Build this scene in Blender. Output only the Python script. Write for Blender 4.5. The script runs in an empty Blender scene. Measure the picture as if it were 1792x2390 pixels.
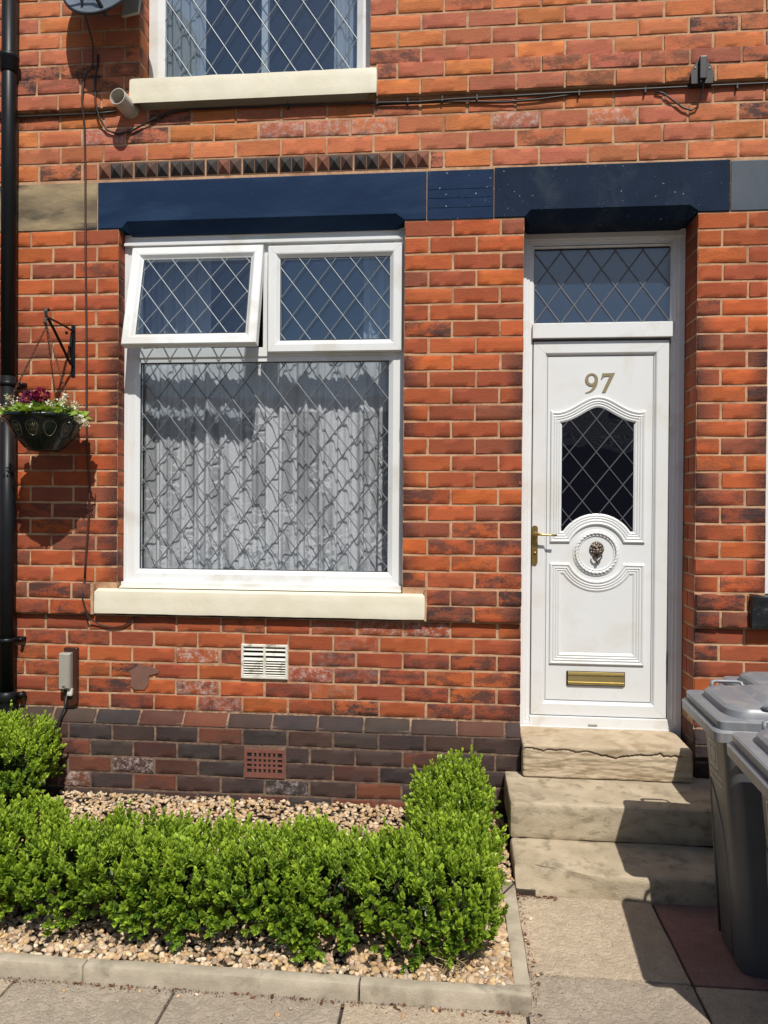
import bpy, bmesh, math, random
import numpy as np
from mathutils import Vector, Matrix, noise
R = math.radians
rnd = random.Random(97)

# ------------------------------------------------------------------ camera, sky, sun
scene = bpy.context.scene
C = scene.collection
scene.render.engine = 'CYCLES'
scene.cycles.use_denoising = True
scene.cycles.transparent_max_bounces = 20
scene.cycles.max_bounces = 8
scene.view_settings.view_transform = 'Standard'
scene.view_settings.look = 'None'
scene.view_settings.gamma = 1
scene.view_settings.exposure = 0.07

cam_d = bpy.data.cameras.new('camera'); cam = bpy.data.objects.new('camera', cam_d); C.objects.link(cam)
yaw, pitch, roll = 0.09365, -0.00624, 0.00703
F = Vector((-math.sin(yaw)*math.cos(pitch), math.cos(yaw)*math.cos(pitch), math.sin(pitch)))
Rt = Vector((math.cos(yaw), math.sin(yaw), 0)); U = Rt.cross(F)
R2 = Rt*math.cos(roll) + U*math.sin(roll); U2 = U*math.cos(roll) - Rt*math.sin(roll)
mw = Matrix((R2, U2, -F)).transposed().to_4x4(); mw.translation = Vector((0, -3.95, 0))
cam.matrix_world = mw
cam_d.sensor_fit = 'VERTICAL'; cam_d.sensor_height = 36; cam_d.lens = 1750/2390*36
cam_d.clip_start = 0.05; cam_d.clip_end = 600
scene.camera = cam

SUN = Vector((-0.335, 1.0, -1.42)).normalized()
world = bpy.data.worlds.new('World'); scene.world = world; world.use_nodes = True
wn = world.node_tree
sky = wn.nodes.new('ShaderNodeTexSky'); sky.sky_type = 'NISHITA'; sky.sun_disc = False
sky.sun_elevation = math.asin(-SUN.z); sky.sun_rotation = math.atan2(-SUN.x, -SUN.y)
bg = wn.nodes['Background']; bg.inputs[1].default_value = 0.08
wn.links.new(sky.outputs[0], bg.inputs[0])
sl = bpy.data.lights.new('sun', 'SUN'); sl.energy = 5.0; sl.angle = R(0.5); sl.color = (1, 0.95, 0.87)
so = bpy.data.objects.new('sun', sl); C.objects.link(so); so.location = (3, -8, 12)
so.rotation_euler = SUN.to_track_quat('-Z', 'Y').to_euler()

# ------------------------------------------------------------------ helpers
def tag(o, label=None, cat=None, group=None, kind=None):
    if label: o['label'] = label
    if cat: o['category'] = cat
    if group: o['group'] = group
    if kind: o['kind'] = kind
    return o
LOC = {}
def thing(name, loc, label, cat, group=None):
    o = bpy.data.objects.new(name, None); C.objects.link(o); o.location = loc
    o.empty_display_size = 0.1; LOC[o.name] = Vector(loc)
    return tag(o, label, cat, group)

class MB:
    """collects geometry in world coordinates and links it as one mesh object"""
    def __init__(s): s.v = []; s.f = []; s.c = []; s.w = []; s.sm = []
    def add(s, vs, fs, smooth=False):
        b = len(s.v); s.v += [tuple(p) for p in vs]; s.f += [tuple(i+b for i in f) for f in fs]
        s.sm += [smooth]*len(fs); return b
    def box(s, x0, x1, y0, y1, z0, z1, bev=0.0):
        if bev <= 0:
            vs = [(x, y, z) for x in (x0, x1) for y in (y0, y1) for z in (z0, z1)]
            s.add(vs, [(0,1,3,2),(4,6,7,5),(0,4,5,1),(2,3,7,6),(0,2,6,4),(1,5,7,3)]); return s
        b = min(bev, (x1-x0)/2.01, (y1-y0)/2.01, (z1-z0)/2.01)
        bm = bmesh.new(); bmesh.ops.create_cube(bm, size=1)
        for v in bm.verts: v.co = Vector(((x0+x1)/2+v.co.x*(x1-x0), (y0+y1)/2+v.co.y*(y1-y0), (z0+z1)/2+v.co.z*(z1-z0)))
        bmesh.ops.bevel(bm, geom=bm.edges[:]+bm.verts[:], offset=b, segments=2, affect='EDGES', profile=.7)
        s.bm(bm); return s
    def bm(s, bm, M=None, smooth=False):
        bm.verts.index_update()
        s.add([(M @ v.co if M else v.co) for v in bm.verts], [[v.index for v in f.verts] for f in bm.faces], smooth); bm.free()
    def tube(s, pts, r, n=10, caps=True, smooth=True):
        pts = [Vector(p) for p in pts]; rs = r if isinstance(r, (list, tuple)) else [r]*len(pts)
        up = None; vs = []
        for i, p in enumerate(pts):
            t = (pts[min(i+1, len(pts)-1)]-pts[max(i-1, 0)]).normalized()
            if up is None:
                up = Vector((0, 0, 1)) if abs(t.z) < .9 else Vector((1, 0, 0))
            a = (up - t*up.dot(t)).normalized(); b = t.cross(a); up = a
            for k in range(n):
                q = 2*math.pi*k/n; vs.append(p+(a*math.cos(q)+b*math.sin(q))*rs[i])
        fs = [(i*n+k, i*n+(k+1) % n, (i+1)*n+(k+1) % n, (i+1)*n+k) for i in range(len(pts)-1) for k in range(n)]
        if caps: fs += [tuple(range(n-1, -1, -1)), tuple((len(pts)-1)*n+k for k in range(n))]
        s.add(vs, fs, smooth); return s
    def lathe(s, prof, center, n=32, axis='z'):
        vs = []
        for r_, h in prof:
            for k in range(n):
                q = 2*math.pi*k/n; a, b = r_*math.cos(q), r_*math.sin(q)
                p = {'z': (a, b, h), 'y': (a, h, b)}[axis]
                vs.append((center[0]+p[0], center[1]+p[1], center[2]+p[2]))
        m = len(prof)
        s.add(vs, [(i*n+k, i*n+(k+1) % n, (i+1)*n+(k+1) % n, (i+1)*n+k) for i in range(m-1) for k in range(n)], True); return s
    def loft(s, secs, cap0=True, cap1=True, smooth=False):
        n = len(secs[0]); vs = [p for q in secs for p in q]
        fs = [(i*n+k, i*n+(k+1) % n, (i+1)*n+(k+1) % n, (i+1)*n+k) for i in range(len(secs)-1) for k in range(n)]
        if cap0: fs.append(tuple(range(n-1, -1, -1)))
        if cap1: fs.append(tuple((len(secs)-1)*n+k for k in range(n)))
        s.add(vs, fs, smooth); return s
    def prism(s, poly, y0, y1):
        """poly in (x,z), y0 is the front (nearer the camera)"""
        n = len(poly)
        s.add([(x, y0, z) for x, z in poly]+[(x, y1, z) for x, z in poly],
              [tuple(range(n)), tuple(range(2*n-1, n-1, -1))]+[(k, k+n, (k+1) % n+n, (k+1) % n) for k in range(n)]); return s
    def sweep(s, path, prof, y, closed=True, smooth=False):
        """moulding: profile (offset to the right of travel, height towards camera) along an (x,z) path, mitred"""
        P = [Vector(p) for p in path]; n = len(P); rows = []
        for i in range(n):
            a = P[i]-P[i-1] if (closed or i > 0) else P[1]-P[0]
            b = P[(i+1) % n]-P[i] if (closed or i < n-1) else P[-1]-P[-2]
            a.normalize(); b.normalize(); na = Vector((a.y, -a.x)); nb = Vector((b.y, -b.x))
            m = na+nb; m = m/max(m.dot(na), .35) if m.length > 1e-6 else na
            rows.append([(P[i].x+m.x*o, y-h, P[i].y+m.y*o) for o, h in prof])
        m = len(prof); vs = [p for r_ in rows for p in r_]
        rng = range(n) if closed else range(n-1)
        s.add(vs, [(i*m+k, i*m+k+1, ((i+1) % n)*m+k+1, ((i+1) % n)*m+k) for i in rng for k in range(m-1)], smooth); return s
    def xf(s, M):
        s.v = [tuple(M @ Vector(p)) for p in s.v]; return s
    def build(s, name, mat, parent=None, label=None, smooth_angle=None, kind=None, cat=None, group=None, fixn=True):
        me = bpy.data.meshes.new(name)
        off = Vector((0, 0, 0)); q = parent
        while q is not None:
            off = off + LOC.get(q.name, Vector((0, 0, 0))); q = q.parent
        v = np.array(s.v, dtype=float)-np.array(off)
        me.from_pydata([tuple(p) for p in v], [], s.f)
        me.polygons.foreach_set('use_smooth', s.sm)
        if fixn:
            b = bmesh.new(); b.from_mesh(me); bmesh.ops.recalc_face_normals(b, faces=b.faces[:]); b.to_mesh(me); b.free()
        for nm, arr in (('Col', s.c), ('WearShade', s.w)):
            if len(arr) == len(s.v) and len(arr):
                at = me.color_attributes.new(nm, 'FLOAT_COLOR', 'POINT')
                at.data.foreach_set('color', np.array(arr, dtype=np.float32).ravel())
        me.materials.append(mat)
        if smooth_angle:
            me.polygons.foreach_set('use_smooth', [True]*len(me.polygons)); me.set_sharp_from_angle(angle=R(smooth_angle))
        me.update()
        o = bpy.data.objects.new(name, me); C.objects.link(o)
        if parent: o.parent = parent
        return tag(o, label, cat, group, kind)

def rrect(x0, x1, y0, y1, r, z, n=6):
    r = min(r, (x1-x0)/2-.001, (y1-y0)/2-.001); out = []
    for cx, cy, a0 in ((x1-r, y1-r, 0), (x0+r, y1-r, 90), (x0+r, y0+r, 180), (x1-r, y0+r, 270)):
        for k in range(n+1):
            a = R(a0+90*k/n); out.append((cx+r*math.cos(a), cy+r*math.sin(a), z))
    return out

# ------------------------------------------------------------------ materials
class NT:
    def __init__(s, name):
        s.m = bpy.data.materials.new(name); s.m.use_nodes = True; s.t = s.m.node_tree; s.t.nodes.clear()
        s.out = s.t.nodes.new('ShaderNodeOutputMaterial'); s.co = s.t.nodes.new('ShaderNodeTexCoord')
    def n(s, typ, ins=None, **kw):
        nd = s.t.nodes.new('ShaderNode'+typ)
        for k, v in kw.items(): setattr(nd, k, v)
        for k, v in (ins or {}).items():
            if isinstance(v, bpy.types.NodeSocket): s.t.links.new(v, nd.inputs[k])
            else:
                i = nd.inputs[k]
                if i.type == 'RGBA' and len(v) == 3: v = (*v, 1)
                i.default_value = v
        return nd
    def pos(s, scale=(1, 1, 1)):
        return s.n('Mapping', {'Vector': s.co.outputs['Object'], 'Scale': scale}).outputs[0]
    def noise(s, scale, detail=4, rough=.55, vec=None, dist=0):
        return s.n('TexNoise', {'Vector': vec or s.co.outputs['Object'], 'Scale': scale, 'Detail': detail, 'Roughness': rough, 'Distortion': dist}).outputs['Fac']
    def ramp(s, fac, a, b, ca=0., cb=1.):
        return s.n('MapRange', {'Value': fac, 'From Min': a, 'From Max': b, 'To Min': ca, 'To Max': cb}).outputs[0]
    def mix(s, fac, a, b, blend='MIX'):
        nd = s.n('Mix', data_type='RGBA', blend_type=blend)
        for idx, v in ((0, fac), (6, a), (7, b)):
            if isinstance(v, bpy.types.NodeSocket): s.t.links.new(v, nd.inputs[idx])
            else: nd.inputs[idx].default_value = v if idx == 0 else ((*v, 1) if len(v) == 3 else v)
        return nd.outputs[2]
    def math(s, op, a, b=0.):
        nd = s.n('Math', operation=op)
        for i, v in enumerate((a, b)):
            if isinstance(v, bpy.types.NodeSocket): s.t.links.new(v, nd.inputs[i])
            else: nd.inputs[i].default_value = v
        return nd.outputs[0]
    def bump(s, h, strength=.3, dist=.002, normal=None):
        d = {'Height': h, 'Strength': strength, 'Distance': dist}
        if normal: d['Normal'] = normal
        return s.n('Bump', d).outputs[0]
    def pbr(s, col, rough=.6, normal=None, metal=0., spec=.5, ior=None, coat=0.):
        d = {'Base Color': col, 'Roughness': rough, 'Metallic': metal, 'Specular IOR Level': spec, 'Coat Weight': coat}
        if normal: d['Normal'] = normal
        if ior: d['IOR'] = ior
        return s.n('BsdfPrincipled', d).outputs[0]
    def done(s, sh):
        s.t.links.new(sh, s.out.inputs['Surface']); return s.m

def mat_brick():
    t = NT('brick_clay')
    col = t.n('Attribute', attribute_name='Col').outputs['Color']
    w = t.n('SeparateColor', {'Color': t.n('Attribute', attribute_name='WearShade').outputs['Color']})
    flash, dark, eff = w.outputs[0], w.outputs[1], w.outputs[2]
    n1 = t.noise(9, 5, .6, t.pos((1, 1, 2.2))); n2 = t.noise(70, 4, .65, t.pos((1, 1, 1.6))); n3 = t.noise(330, 3, .7)
    streak = t.noise(40, 4, .6, t.pos((.35, 1, 3)))
    c = t.mix(t.ramp(n1, .35, .7), col, t.mix(1., col, (1.28, 1.42, 1.12), 'MULTIPLY'))
    c = t.mix(t.ramp(streak, .45, .75, 0, .45), c, t.mix(.6, c, (.12, .035, .025)))
    fm = t.math('MULTIPLY', flash, t.ramp(t.math('ADD', t.math('MULTIPLY', n1, .7), t.math('MULTIPLY', n2, .3)), .44, .56))
    c = t.mix(fm, c, (.055, .033, .032))
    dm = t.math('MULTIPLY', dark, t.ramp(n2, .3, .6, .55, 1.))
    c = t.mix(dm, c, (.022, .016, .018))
    em = t.math('MULTIPLY', eff, t.ramp(t.math('ADD', t.math('MULTIPLY', n2, .35), t.math('MULTIPLY', t.noise(24, 4, .7), .65)), .47, .66))
    c = t.mix(em, c, (.55, .46, .42))
    drift = t.noise(1.7, 4, .6)
    c = t.mix(t.ramp(drift, .50, .72, 0, .55), c, t.mix(1., c, (.55, .5, .62), 'MULTIPLY'))
    c = t.mix(t.ramp(drift, .42, .28, 0, .4), c, t.mix(1., c, (1.15, 1.05, .8), 'MULTIPLY'))
    c = t.mix(t.ramp(n3, .3, .75, .0, .35), c, t.mix(.5, c, (.1, .04, .03)))
    pits = t.ramp(t.n('TexVoronoi', {'Vector': t.co.outputs['Object'], 'Scale': 42.}).outputs['Distance'], .03, .075)
    c = t.mix(pits, (.03, .02, .02), c)
    h = t.math('ADD', t.math('MULTIPLY', n2, 1.), t.math('MULTIPLY', n3, .8))
    h = t.math('ADD', h, t.math('MULTIPLY', streak, .45)); h = t.math('ADD', h, t.math('MULTIPLY', pits, .5))
    return t.done(t.pbr(c, .82, t.bump(h, .75, .0028), spec=.3))
def mat_mortar():
    t = NT('mortar'); n1 = t.noise(26, 5, .65); n2 = t.noise(280, 3, .7); n3 = t.noise(5, 5, .65, None, .5)
    c = t.mix(t.ramp(n1, .35, .65), (.44, .255, .145), (.56, .36, .22))
    c = t.mix(t.ramp(n3, .47, .64, 0, .8), c, (.27, .13, .075))
    z = t.n('SeparateXYZ', {'Vector': t.co.outputs['Object']}).outputs[2]
    soot = t.ramp(t.math('ADD', z, t.math('MULTIPLY', n1, .14)), .62, .54)
    c = t.mix(t.math('MULTIPLY', soot, t.ramp(n1, .3, .65, 1., .6)), c, (.075, .06, .054))
    return t.done(t.pbr(c, .95, t.bump(t.math('ADD', n1, n2), .9, .003), spec=.2))
def mat_noise(name, c1, c2, scale=20, rough=.8, bump=.4, bdist=.002, fine=250, metal=0, spec=.4, spots=None, coat=0, stretch=(1, 1, 1), c3=None, c3s=5):
    t = NT(name); v = t.pos(stretch)
    n1 = t.noise(scale, 5, .6, v); n2 = t.noise(fine, 3, .7, v)
    c = t.mix(t.ramp(n1, .35, .65), c1, c2)
    c = t.mix(t.ramp(n2, .3, .75, 0, .5), c, t.mix(.5, c, c1))
    if c3: c = t.mix(t.ramp(t.noise(c3s, 4, .6, v, .4), .52, .66), c, c3)
    if spots:
        sc, thr, colr = spots
        m = t.ramp(t.noise(sc, 4, .75), thr, thr+.03)
        c = t.mix(m, c, colr)
    h = t.math('ADD', n1, t.math('MULTIPLY', n2, .5))
    return t.done(t.pbr(c, rough, t.bump(h, bump, bdist) if bump else None, metal=metal, spec=spec, coat=coat))
def mat_plain(name, c, rough=.4, metal=0, spec=.5, var=.12, coat=0, bump=.05):
    t = NT(name); n1 = t.noise(14, 5, .6)
    cc = t.mix(t.ramp(n1, .3, .7), c, tuple(x*(1-var) for x in c))
    return t.done(t.pbr(cc, rough, t.bump(t.noise(180, 3), bump, .001) if bump else None, metal=metal, spec=spec, coat=coat))
def mat_glass(name, ior=1.75, tint=(.86, .9, .93), rough=0.):
    t = NT(name)
    bf = t.n('NewGeometry').outputs['Backfacing']
    fr = t.n('Fresnel', {'IOR': t.ramp(bf, 0., 1., ior, 1/ior)}).outputs[0]
    wob = t.bump(t.noise(3.2, 2), .08, .01)
    gl = t.n('BsdfGlossy', {'Color': (.74, .87, 1), 'Roughness': rough, 'Normal': wob}).outputs[0]
    tr = t.n('BsdfTransparent', {'Color': tint}).outputs[0]
    return t.done(t.n('MixShader', {0: fr, 1: tr, 2: gl}).outputs[0])
def mat_darkglass(name, col, ior, rough, bump=0.):
    t = NT(name)
    nrm = t.bump(t.noise(260, 3, .6), bump, .0008) if bump else t.bump(t.noise(4, 2), .1, .01)
    return t.done(t.pbr(col, rough, nrm, ior=ior))
def mat_attr(name, rough=.7, bump=.2, trans=0., spec=.4, scale=120, bdist=.001):
    t = NT(name); col = t.n('Attribute', attribute_name='Col').outputs['Color']
    n1 = t.noise(scale, 4, .65)
    c = t.mix(t.ramp(n1, .35, .7, 0, .5), col, t.mix(.5, col, tuple([.18]*3), 'MULTIPLY'))
    sh = t.pbr(c if not trans else col, rough, t.bump(n1, bump, bdist) if bump else None, spec=spec)
    if trans:
        tl = t.n('BsdfTranslucent', {'Color': t.mix(1., col, (1.3, 1.25, .5), 'MULTIPLY')}).outputs[0]
        sh = t.n('MixShader', {0: trans, 1: sh, 2: tl}).outputs[0]
    return t.done(sh)
def mat_lace():
    t = NT('lace'); uv = t.co.outputs['UV']
    sep = t.n('SeparateXYZ', {'Vector': uv}); v = sep.outputs[1]; u = sep.outputs[0]
    big = t.n('TexVoronoi', {'Vector': uv, 'Scale': 17.}, feature='DISTANCE_TO_EDGE').outputs['Distance']
    sm = t.n('TexVoronoi', {'Vector': uv, 'Scale': 38.}).outputs['Distance']
    wav = t.n('TexWave', {'Vector': uv, 'Scale': 6.5, 'Distortion': 10., 'Detail': 2., 'Detail Scale': 2.2}, wave_type='RINGS').outputs['Fac']
    lowz = t.math('MULTIPLY', t.ramp(v, .46, .22), t.ramp(t.noise(7., 2, .5, t.n('Mapping', {'Vector': uv, 'Scale': (1.3, .3, 1)}).outputs[0]), .44, .52))                       # the dense floral border along the foot
    floral = t.math('MAXIMUM', t.ramp(wav, .55, .62), t.math('MAXIMUM', t.ramp(big, .11, .07), t.ramp(sm, .30, .24)))
    band = t.ramp(t.noise(9., 3, .6, t.n('Mapping', {'Vector': uv, 'Scale': (1.25, .05, 1)}).outputs[0]), .44, .54)
    sprig = t.math('MULTIPLY', t.ramp(wav, .78, .84), t.ramp(t.noise(6, 2, .5, uv), .5, .6))
    upper = t.math('MAXIMUM', t.math('MULTIPLY', band, .85), sprig)
    dens = t.math('ADD', t.math('MULTIPLY', lowz, floral), t.math('MULTIPLY', t.math('SUBTRACT', 1., lowz), upper))
    hem = t.ramp(v, .955, .965)
    alpha = t.ramp(t.math('MAXIMUM', dens, hem), 0., 1., .56, 1.)
    fine = t.n('TexVoronoi', {'Vector': uv, 'Scale': 230.}).outputs['Distance']
    alpha = t.math('MULTIPLY', alpha, t.ramp(fine, .1, .6, 1.05, .78))
    d = t.n('BsdfDiffuse', {'Color': (.88, .89, .90)}).outputs[0]; tl = t.n('BsdfTranslucent', {'Color': (.75, .77, .80)}).outputs[0]
    cloth = t.n('MixShader', {0: .3, 1: d, 2: tl}).outputs[0]
    tr = t.n('BsdfTransparent').outputs[0]
    return t.done(t.n('MixShader', {0: alpha, 1: tr, 2: cloth}).outputs[0])
def mat_flag(name, c1, c2, dark):
    t = NT(name)
    n0 = t.noise(2.2, 5, .6); n1 = t.noise(16, 6, .65); n2 = t.noise(150, 4, .7)
    tool = t.ramp(t.noise(34, 3, .55, None, 1.6), .44, .56)
    c = t.mix(t.ramp(n0, .35, .68), c1, c2)
    c = t.mix(t.ramp(n1, .45, .75, 0, .5), c, dark)
    c = t.mix(t.ramp(n2, .4, .8, 0, .65), c, dark)
    c = t.mix(t.math('MULTIPLY', tool, .22), c, dark)
    sp = t.ramp(t.n('TexVoronoi', {'Vector': t.co.outputs['Object'], 'Scale': 19.}).outputs['Distance'], .045, .06)
    c = t.mix(sp, (.04, .03, .025), c)
    h = t.math('ADD', t.math('MULTIPLY', tool, .8), t.math('ADD', n2, n1))
    return t.done(t.pbr(c, .9, t.bump(h, .7, .004), spec=.25))

M = dict(
    brick=mat_brick(),
    mortar=mat_mortar(),
    navy=mat_noise('navy_paint', (.009, .024, .060), (.013, .030, .070), 6, .75, .6, .004, 90, spots=(58, .715, (.30, .31, .34)), spec=.1, c3=(.018, .040, .085), c3s=3, stretch=(.5, 1, 1.4)),
    navy_old=mat_noise('faded_navy_paint', (.008, .017, .036), (.013, .024, .047), 6, .78, .7, .004, 90, spots=(52, .675, (.42, .42, .42)), spec=.1, c3=(.026, .037, .056), c3s=3.5),
    navy_chip=mat_noise('chipped_navy_paint', (.010, .025, .062), (.014, .031, .072), 10, .75, .9, .004, 60, spots=(26, .645, (.42, .42, .43)), spec=.1),
    slate_paint=mat_noise('slate_grey_paint', (.045, .06, .08), (.08, .095, .12), 5, .7, .5, .003, 90, stretch=(1, 1, .3)),
    sandstone=mat_noise('weathered_stone', (.13, .10, .065), (.38, .29, .165), 3.5, .9, .7, .004, 120, stretch=(.7, 1, 2.6), c3=(.035, .032, .028), c3s=3),
    cream=mat_noise('cream_paint', (.68, .63, .49), (.74, .69, .56), 5, .5, .35, .004, 40, spec=.4),
    upvc=mat_noise('white_upvc', (.69, .705, .71), (.67, .68, .675), 3, .34, .03, .001, 60, spec=.5, c3=(.60, .59, .55), c3s=4),
    door=mat_noise('white_door_skin', (.66, .68, .685), (.645, .655, .65), 3, .4, .05, .001, 200, spec=.5, c3=(.62, .62, .59), c3s=5),
    gasket=mat_plain('black_gasket', (.02, .02, .022), .6),
    glass=mat_glass('window_glass', 2.1),
    glass_lo=mat_glass('clear_glass', 1.42, (.96, .97, .98)),
    glass_door=mat_darkglass('unlit_interior_glass', (.004, .005, .009), 1.5, .02),  # opaque black base stands in for the unlit rooms behind the glass
    glass_frost=mat_darkglass('obscured_glass', (.012, .028, .062), 2.15, .17, .8),
    lead=mat_plain('lead_came', (.17, .18, .20), .42, metal=.35, var=.25),
    lead_light=mat_plain('bright_lead_came', (.20, .225, .25), .45, metal=.25, var=.2),
    brass=mat_noise('aged_brass', (.50, .36, .12), (.36, .24, .07), 60, .33, .2, .001, 300, metal=.9),
    brass_bright=mat_noise('polished_brass', (.50, .41, .19), (.46, .37, .16), 30, .46, .05, .001, 300, metal=.85),
    numeral=mat_plain('numeral_bronze', (.27, .22, .12), .5, metal=.3),
    iron_dark=mat_noise('pewter', (.10, .085, .07), (.20, .17, .14), 90, .38, .5, .001, 400, metal=.7),
    black=mat_plain('black_gloss_paint', (.009, .010, .012), .42, var=.3, bump=.1, spec=.25),
    black_plastic=mat_plain('black_plastic', (.012, .012, .013), .42, var=.2),
    cable=mat_plain('black_cable', (.018, .014, .013), .5),
    brown_cable=mat_plain('brown_cable', (.06, .022, .017), .5),
    brown=mat_plain('brown_plastic', (.05, .018, .013), .35),
    taupe=mat_plain('taupe_plastic', (.33, .31, .26), .5),
    dirty_white=mat_noise('grimy_white_plastic', (.62, .60, .52), (.72, .70, .62), 12, .6, .2, .001, 200, c3=(.3, .27, .2), c3s=16),
    pvc=mat_noise('weathered_pvc', (.40, .37, .31), (.50, .47, .40), 20, .6, .2, .001, 200),
    terracotta=mat_noise('terracotta_vent', (.15, .055, .04), (.19, .07, .05), 30, .85, .5, .002, 300),
    void=mat_plain('dark_void', (.008, .008, .008), .9, bump=0),  # near black for the shade in vent holes, also the arrow mark
    step=mat_noise('sandstone_step', (.40, .315, .215), (.52, .425, .30), 7, .9, 1., .008, 150, spec=.25, stretch=(1, 1, 2.5), c3=(.33, .25, .155), c3s=9),
    step_worn=mat_noise('mossy_stone_step', (.35, .29, .20), (.49, .41, .295), 6, .92, 1., .008, 150, spec=.25, stretch=(1, 1, 2), c3=(.27, .225, .155), c3s=14),
    kerb=mat_noise('concrete_kerb', (.33, .285, .215), (.46, .40, .31), 9, .92, .8, .004, 160, spec=.25, c3=(.24, .205, .155), c3s=7),
    flag=mat_flag('flagstone', (.54, .44, .32), (.43, .35, .255), (.24, .19, .14)),
    flag_grey=mat_flag('grey_flagstone', (.44, .37, .285), (.34, .285, .22), (.18, .15, .12)),
    flag_red=mat_flag('red_flagstone', (.34, .19, .15), (.27, .155, .125), (.16, .095, .08)),
    soil=mat_noise('soil', (.035, .025, .018), (.06, .045, .03), 20, .98, 1., .01, 200),
    asphalt=mat_noise('asphalt', (.05, .05, .05), (.07, .068, .065), 3, .9, .8, .004, 200),
    pebble=mat_attr('pebbles', .75, .3, 0, .35, 90),
    leaf=mat_attr('leaf', .38, 0, .32, .5),
    petal=mat_attr('petal', .6, 0, .25, .3),
    twig=mat_noise('twigs', (.04, .03, .018), (.07, .05, .03), 60, .9, .4),
    lace=mat_lace(),
    room=mat_plain('room_plaster', (.24, .235, .23), .9, bump=0),
    bin_body=mat_noise('charcoal_bin_plastic', (.068, .072, .078), (.082, .085, .090), 9, .40, .15, .001, 260, spec=.5),
    bin_lid=mat_noise('grey_bin_plastic', (.17, .18, .20), (.20, .21, .225), 7, .38, .15, .001, 300, spec=.5, stretch=(1, 1, .25), c3=(.25, .245, .235), c3s=22),
    bin_print=mat_plain('white_print', (.75, .75, .73), .6, bump=0),
    dish=mat_noise('grey_dish_metal', (.16, .19, .22), (.22, .26, .30), 5, .36, .1, .0005, 500, metal=.55),
    basket=mat_plain('dark_green_plastic', (.005, .014, .012), .3, var=.4, spec=.35),
    gold=mat_plain('gold_trim', (.30, .26, .15), .35, metal=.5),
    chain=mat_noise('rusty_chain', (.16, .07, .045), (.07, .04, .03), 200, .6, .2, metal=.4),
    slate=mat_noise('roof_slate', (.05, .055, .065), (.08, .085, .095), 4, .6, .6, .02, 60),
    plain_brick=mat_noise('distant_brick', (.25, .08, .05), (.32, .11, .06), 9, .9, .4),
    patch=mat_noise('brown_filler', (.15, .075, .055), (.19, .095, .07), 20, .9, .6, .002, 200),
    debris=mat_attr('leaf_litter', .85, .2, 0, .3, 200),
    black_stone=mat_noise('black_painted_stone', (.008, .009, .010), (.014, .015, .017), 20, .25, 1., .006, 60, spots=(34, .68, (.4, .38, .35)), spec=.6),
)

# ------------------------------------------------------------------ ground
GZ = -1.62
def rough_box(mb, x0, x1, y0, y1, z0, z1, r=.012, amp=.004, res=.03, seed=0, fn=None, scale=9):
    lo = Vector((x0, y0, z0)); hi = Vector((x1, y1, z1)); r = min(r, (z1-z0)/2.1)
    def put(ax, val, n1, n2, a1, a2, flip):
        vs = []
        for i in range(n1+1):
            for j in range(n2+1):
                q = [0, 0, 0]; q[ax] = val
                q[a1] = lo[a1]+(hi[a1]-lo[a1])*i/n1; q[a2] = lo[a2]+(hi[a2]-lo[a2])*j/n2
                q = Vector(q); c = Vector([min(max(q[k], lo[k]+r), hi[k]-r) for k in range(3)]); d = (q-c)
                if d.length > 1e-9: d.normalize()
                p = c+d*r
                e = noise.noise(p*scale+Vector((seed*3.1, 0, 0)))*.7+noise.noise(p*scale*4+Vector((seed, 5, 0)))*.3
                p = p+d*e*amp
                if fn: p = fn(p, ax, d)
                vs.append(p)
        fs = [(i*(n2+1)+j, (i+1)*(n2+1)+j, (i+1)*(n2+1)+j+1, i*(n2+1)+j+1) for i in range(n1) for j in range(n2)]
        if flip: fs = [f[::-1] for f in fs]
        mb.add(vs, fs, True)
    def cnt(k): return max(3, int((hi[k]-lo[k])/res))
    put(2, z1, cnt(0), cnt(1), 0, 1, False)
    put(1, y0, cnt(0), cnt(2), 0, 2, False); put(0, x0, cnt(1), cnt(2), 1, 2, True); put(0, x1, cnt(1), cnt(2), 1, 2, False)
    put(1, y1, 3, 3, 0, 2, True)

g = MB(); g.box(-120, 120, -160, 40, GZ-.4, GZ-.06); g.build('ground', M['asphalt'], kind='structure')
g = MB(); g.box(-30, 30, -4.6, -.1, GZ-.055, GZ-.012); g.build('bedding_sand', M['soil'], kind='structure')
fl = MB(); fg = MB(); fr_ = MB()
k = 0
for y0, y1, xs in ((-2.28, -1.525, [-3.3, -2.6, -2.02, -1.48, -.918, -.35, .245, .822, 1.42, 2.0, 2.6]),
                   (-3.04, -2.286, [-3.2, -2.5, -1.8, -1.1, -.5, .1, .7, 1.3, 1.9, 2.5]),
                   (-3.8, -3.046, [-3.3, -2.7, -2.1, -1.4, -.8, -.2, .4, 1.0, 1.6, 2.2]), (-4.5, -3.806, [-3.2, -2.4, -1.7, -1., -.3, .4, 1.1, 1.8, 2.5])):
    for a, b in zip(xs, xs[1:]):
        tgt = fl if (k % 3 != 0) else fg
        if y1 == -1.525 and abs(a+.918) < .01: tgt = fg
        if y1 == -1.525 and (a < -.92): tgt = fg if a > -1.5 else fl
        yy = -1.318 if (y1 == -1.525 and a > .2) else y1
        rough_box(tgt, a+.004, b-.004, y0, yy, GZ-.05, GZ+rnd.uniform(-.003, .002), .007, .0035, .022 if y1 > -1.6 else .06, seed=k, scale=6); k += 1
rough_box(fl, .27, .818, -1.310, -.77, GZ-.05, GZ, .007, .0035, .02, seed=40, scale=6)
rough_box(fr_, .826, 1.42, -1.310, -.77, GZ-.05, GZ-.002, .007, .003, .02, seed=41, scale=6)
rough_box(fg, 1.428, 2.2, -1.310, -.1, GZ-.05, GZ, .007, .003, .06, seed=42, scale=6)
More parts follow.
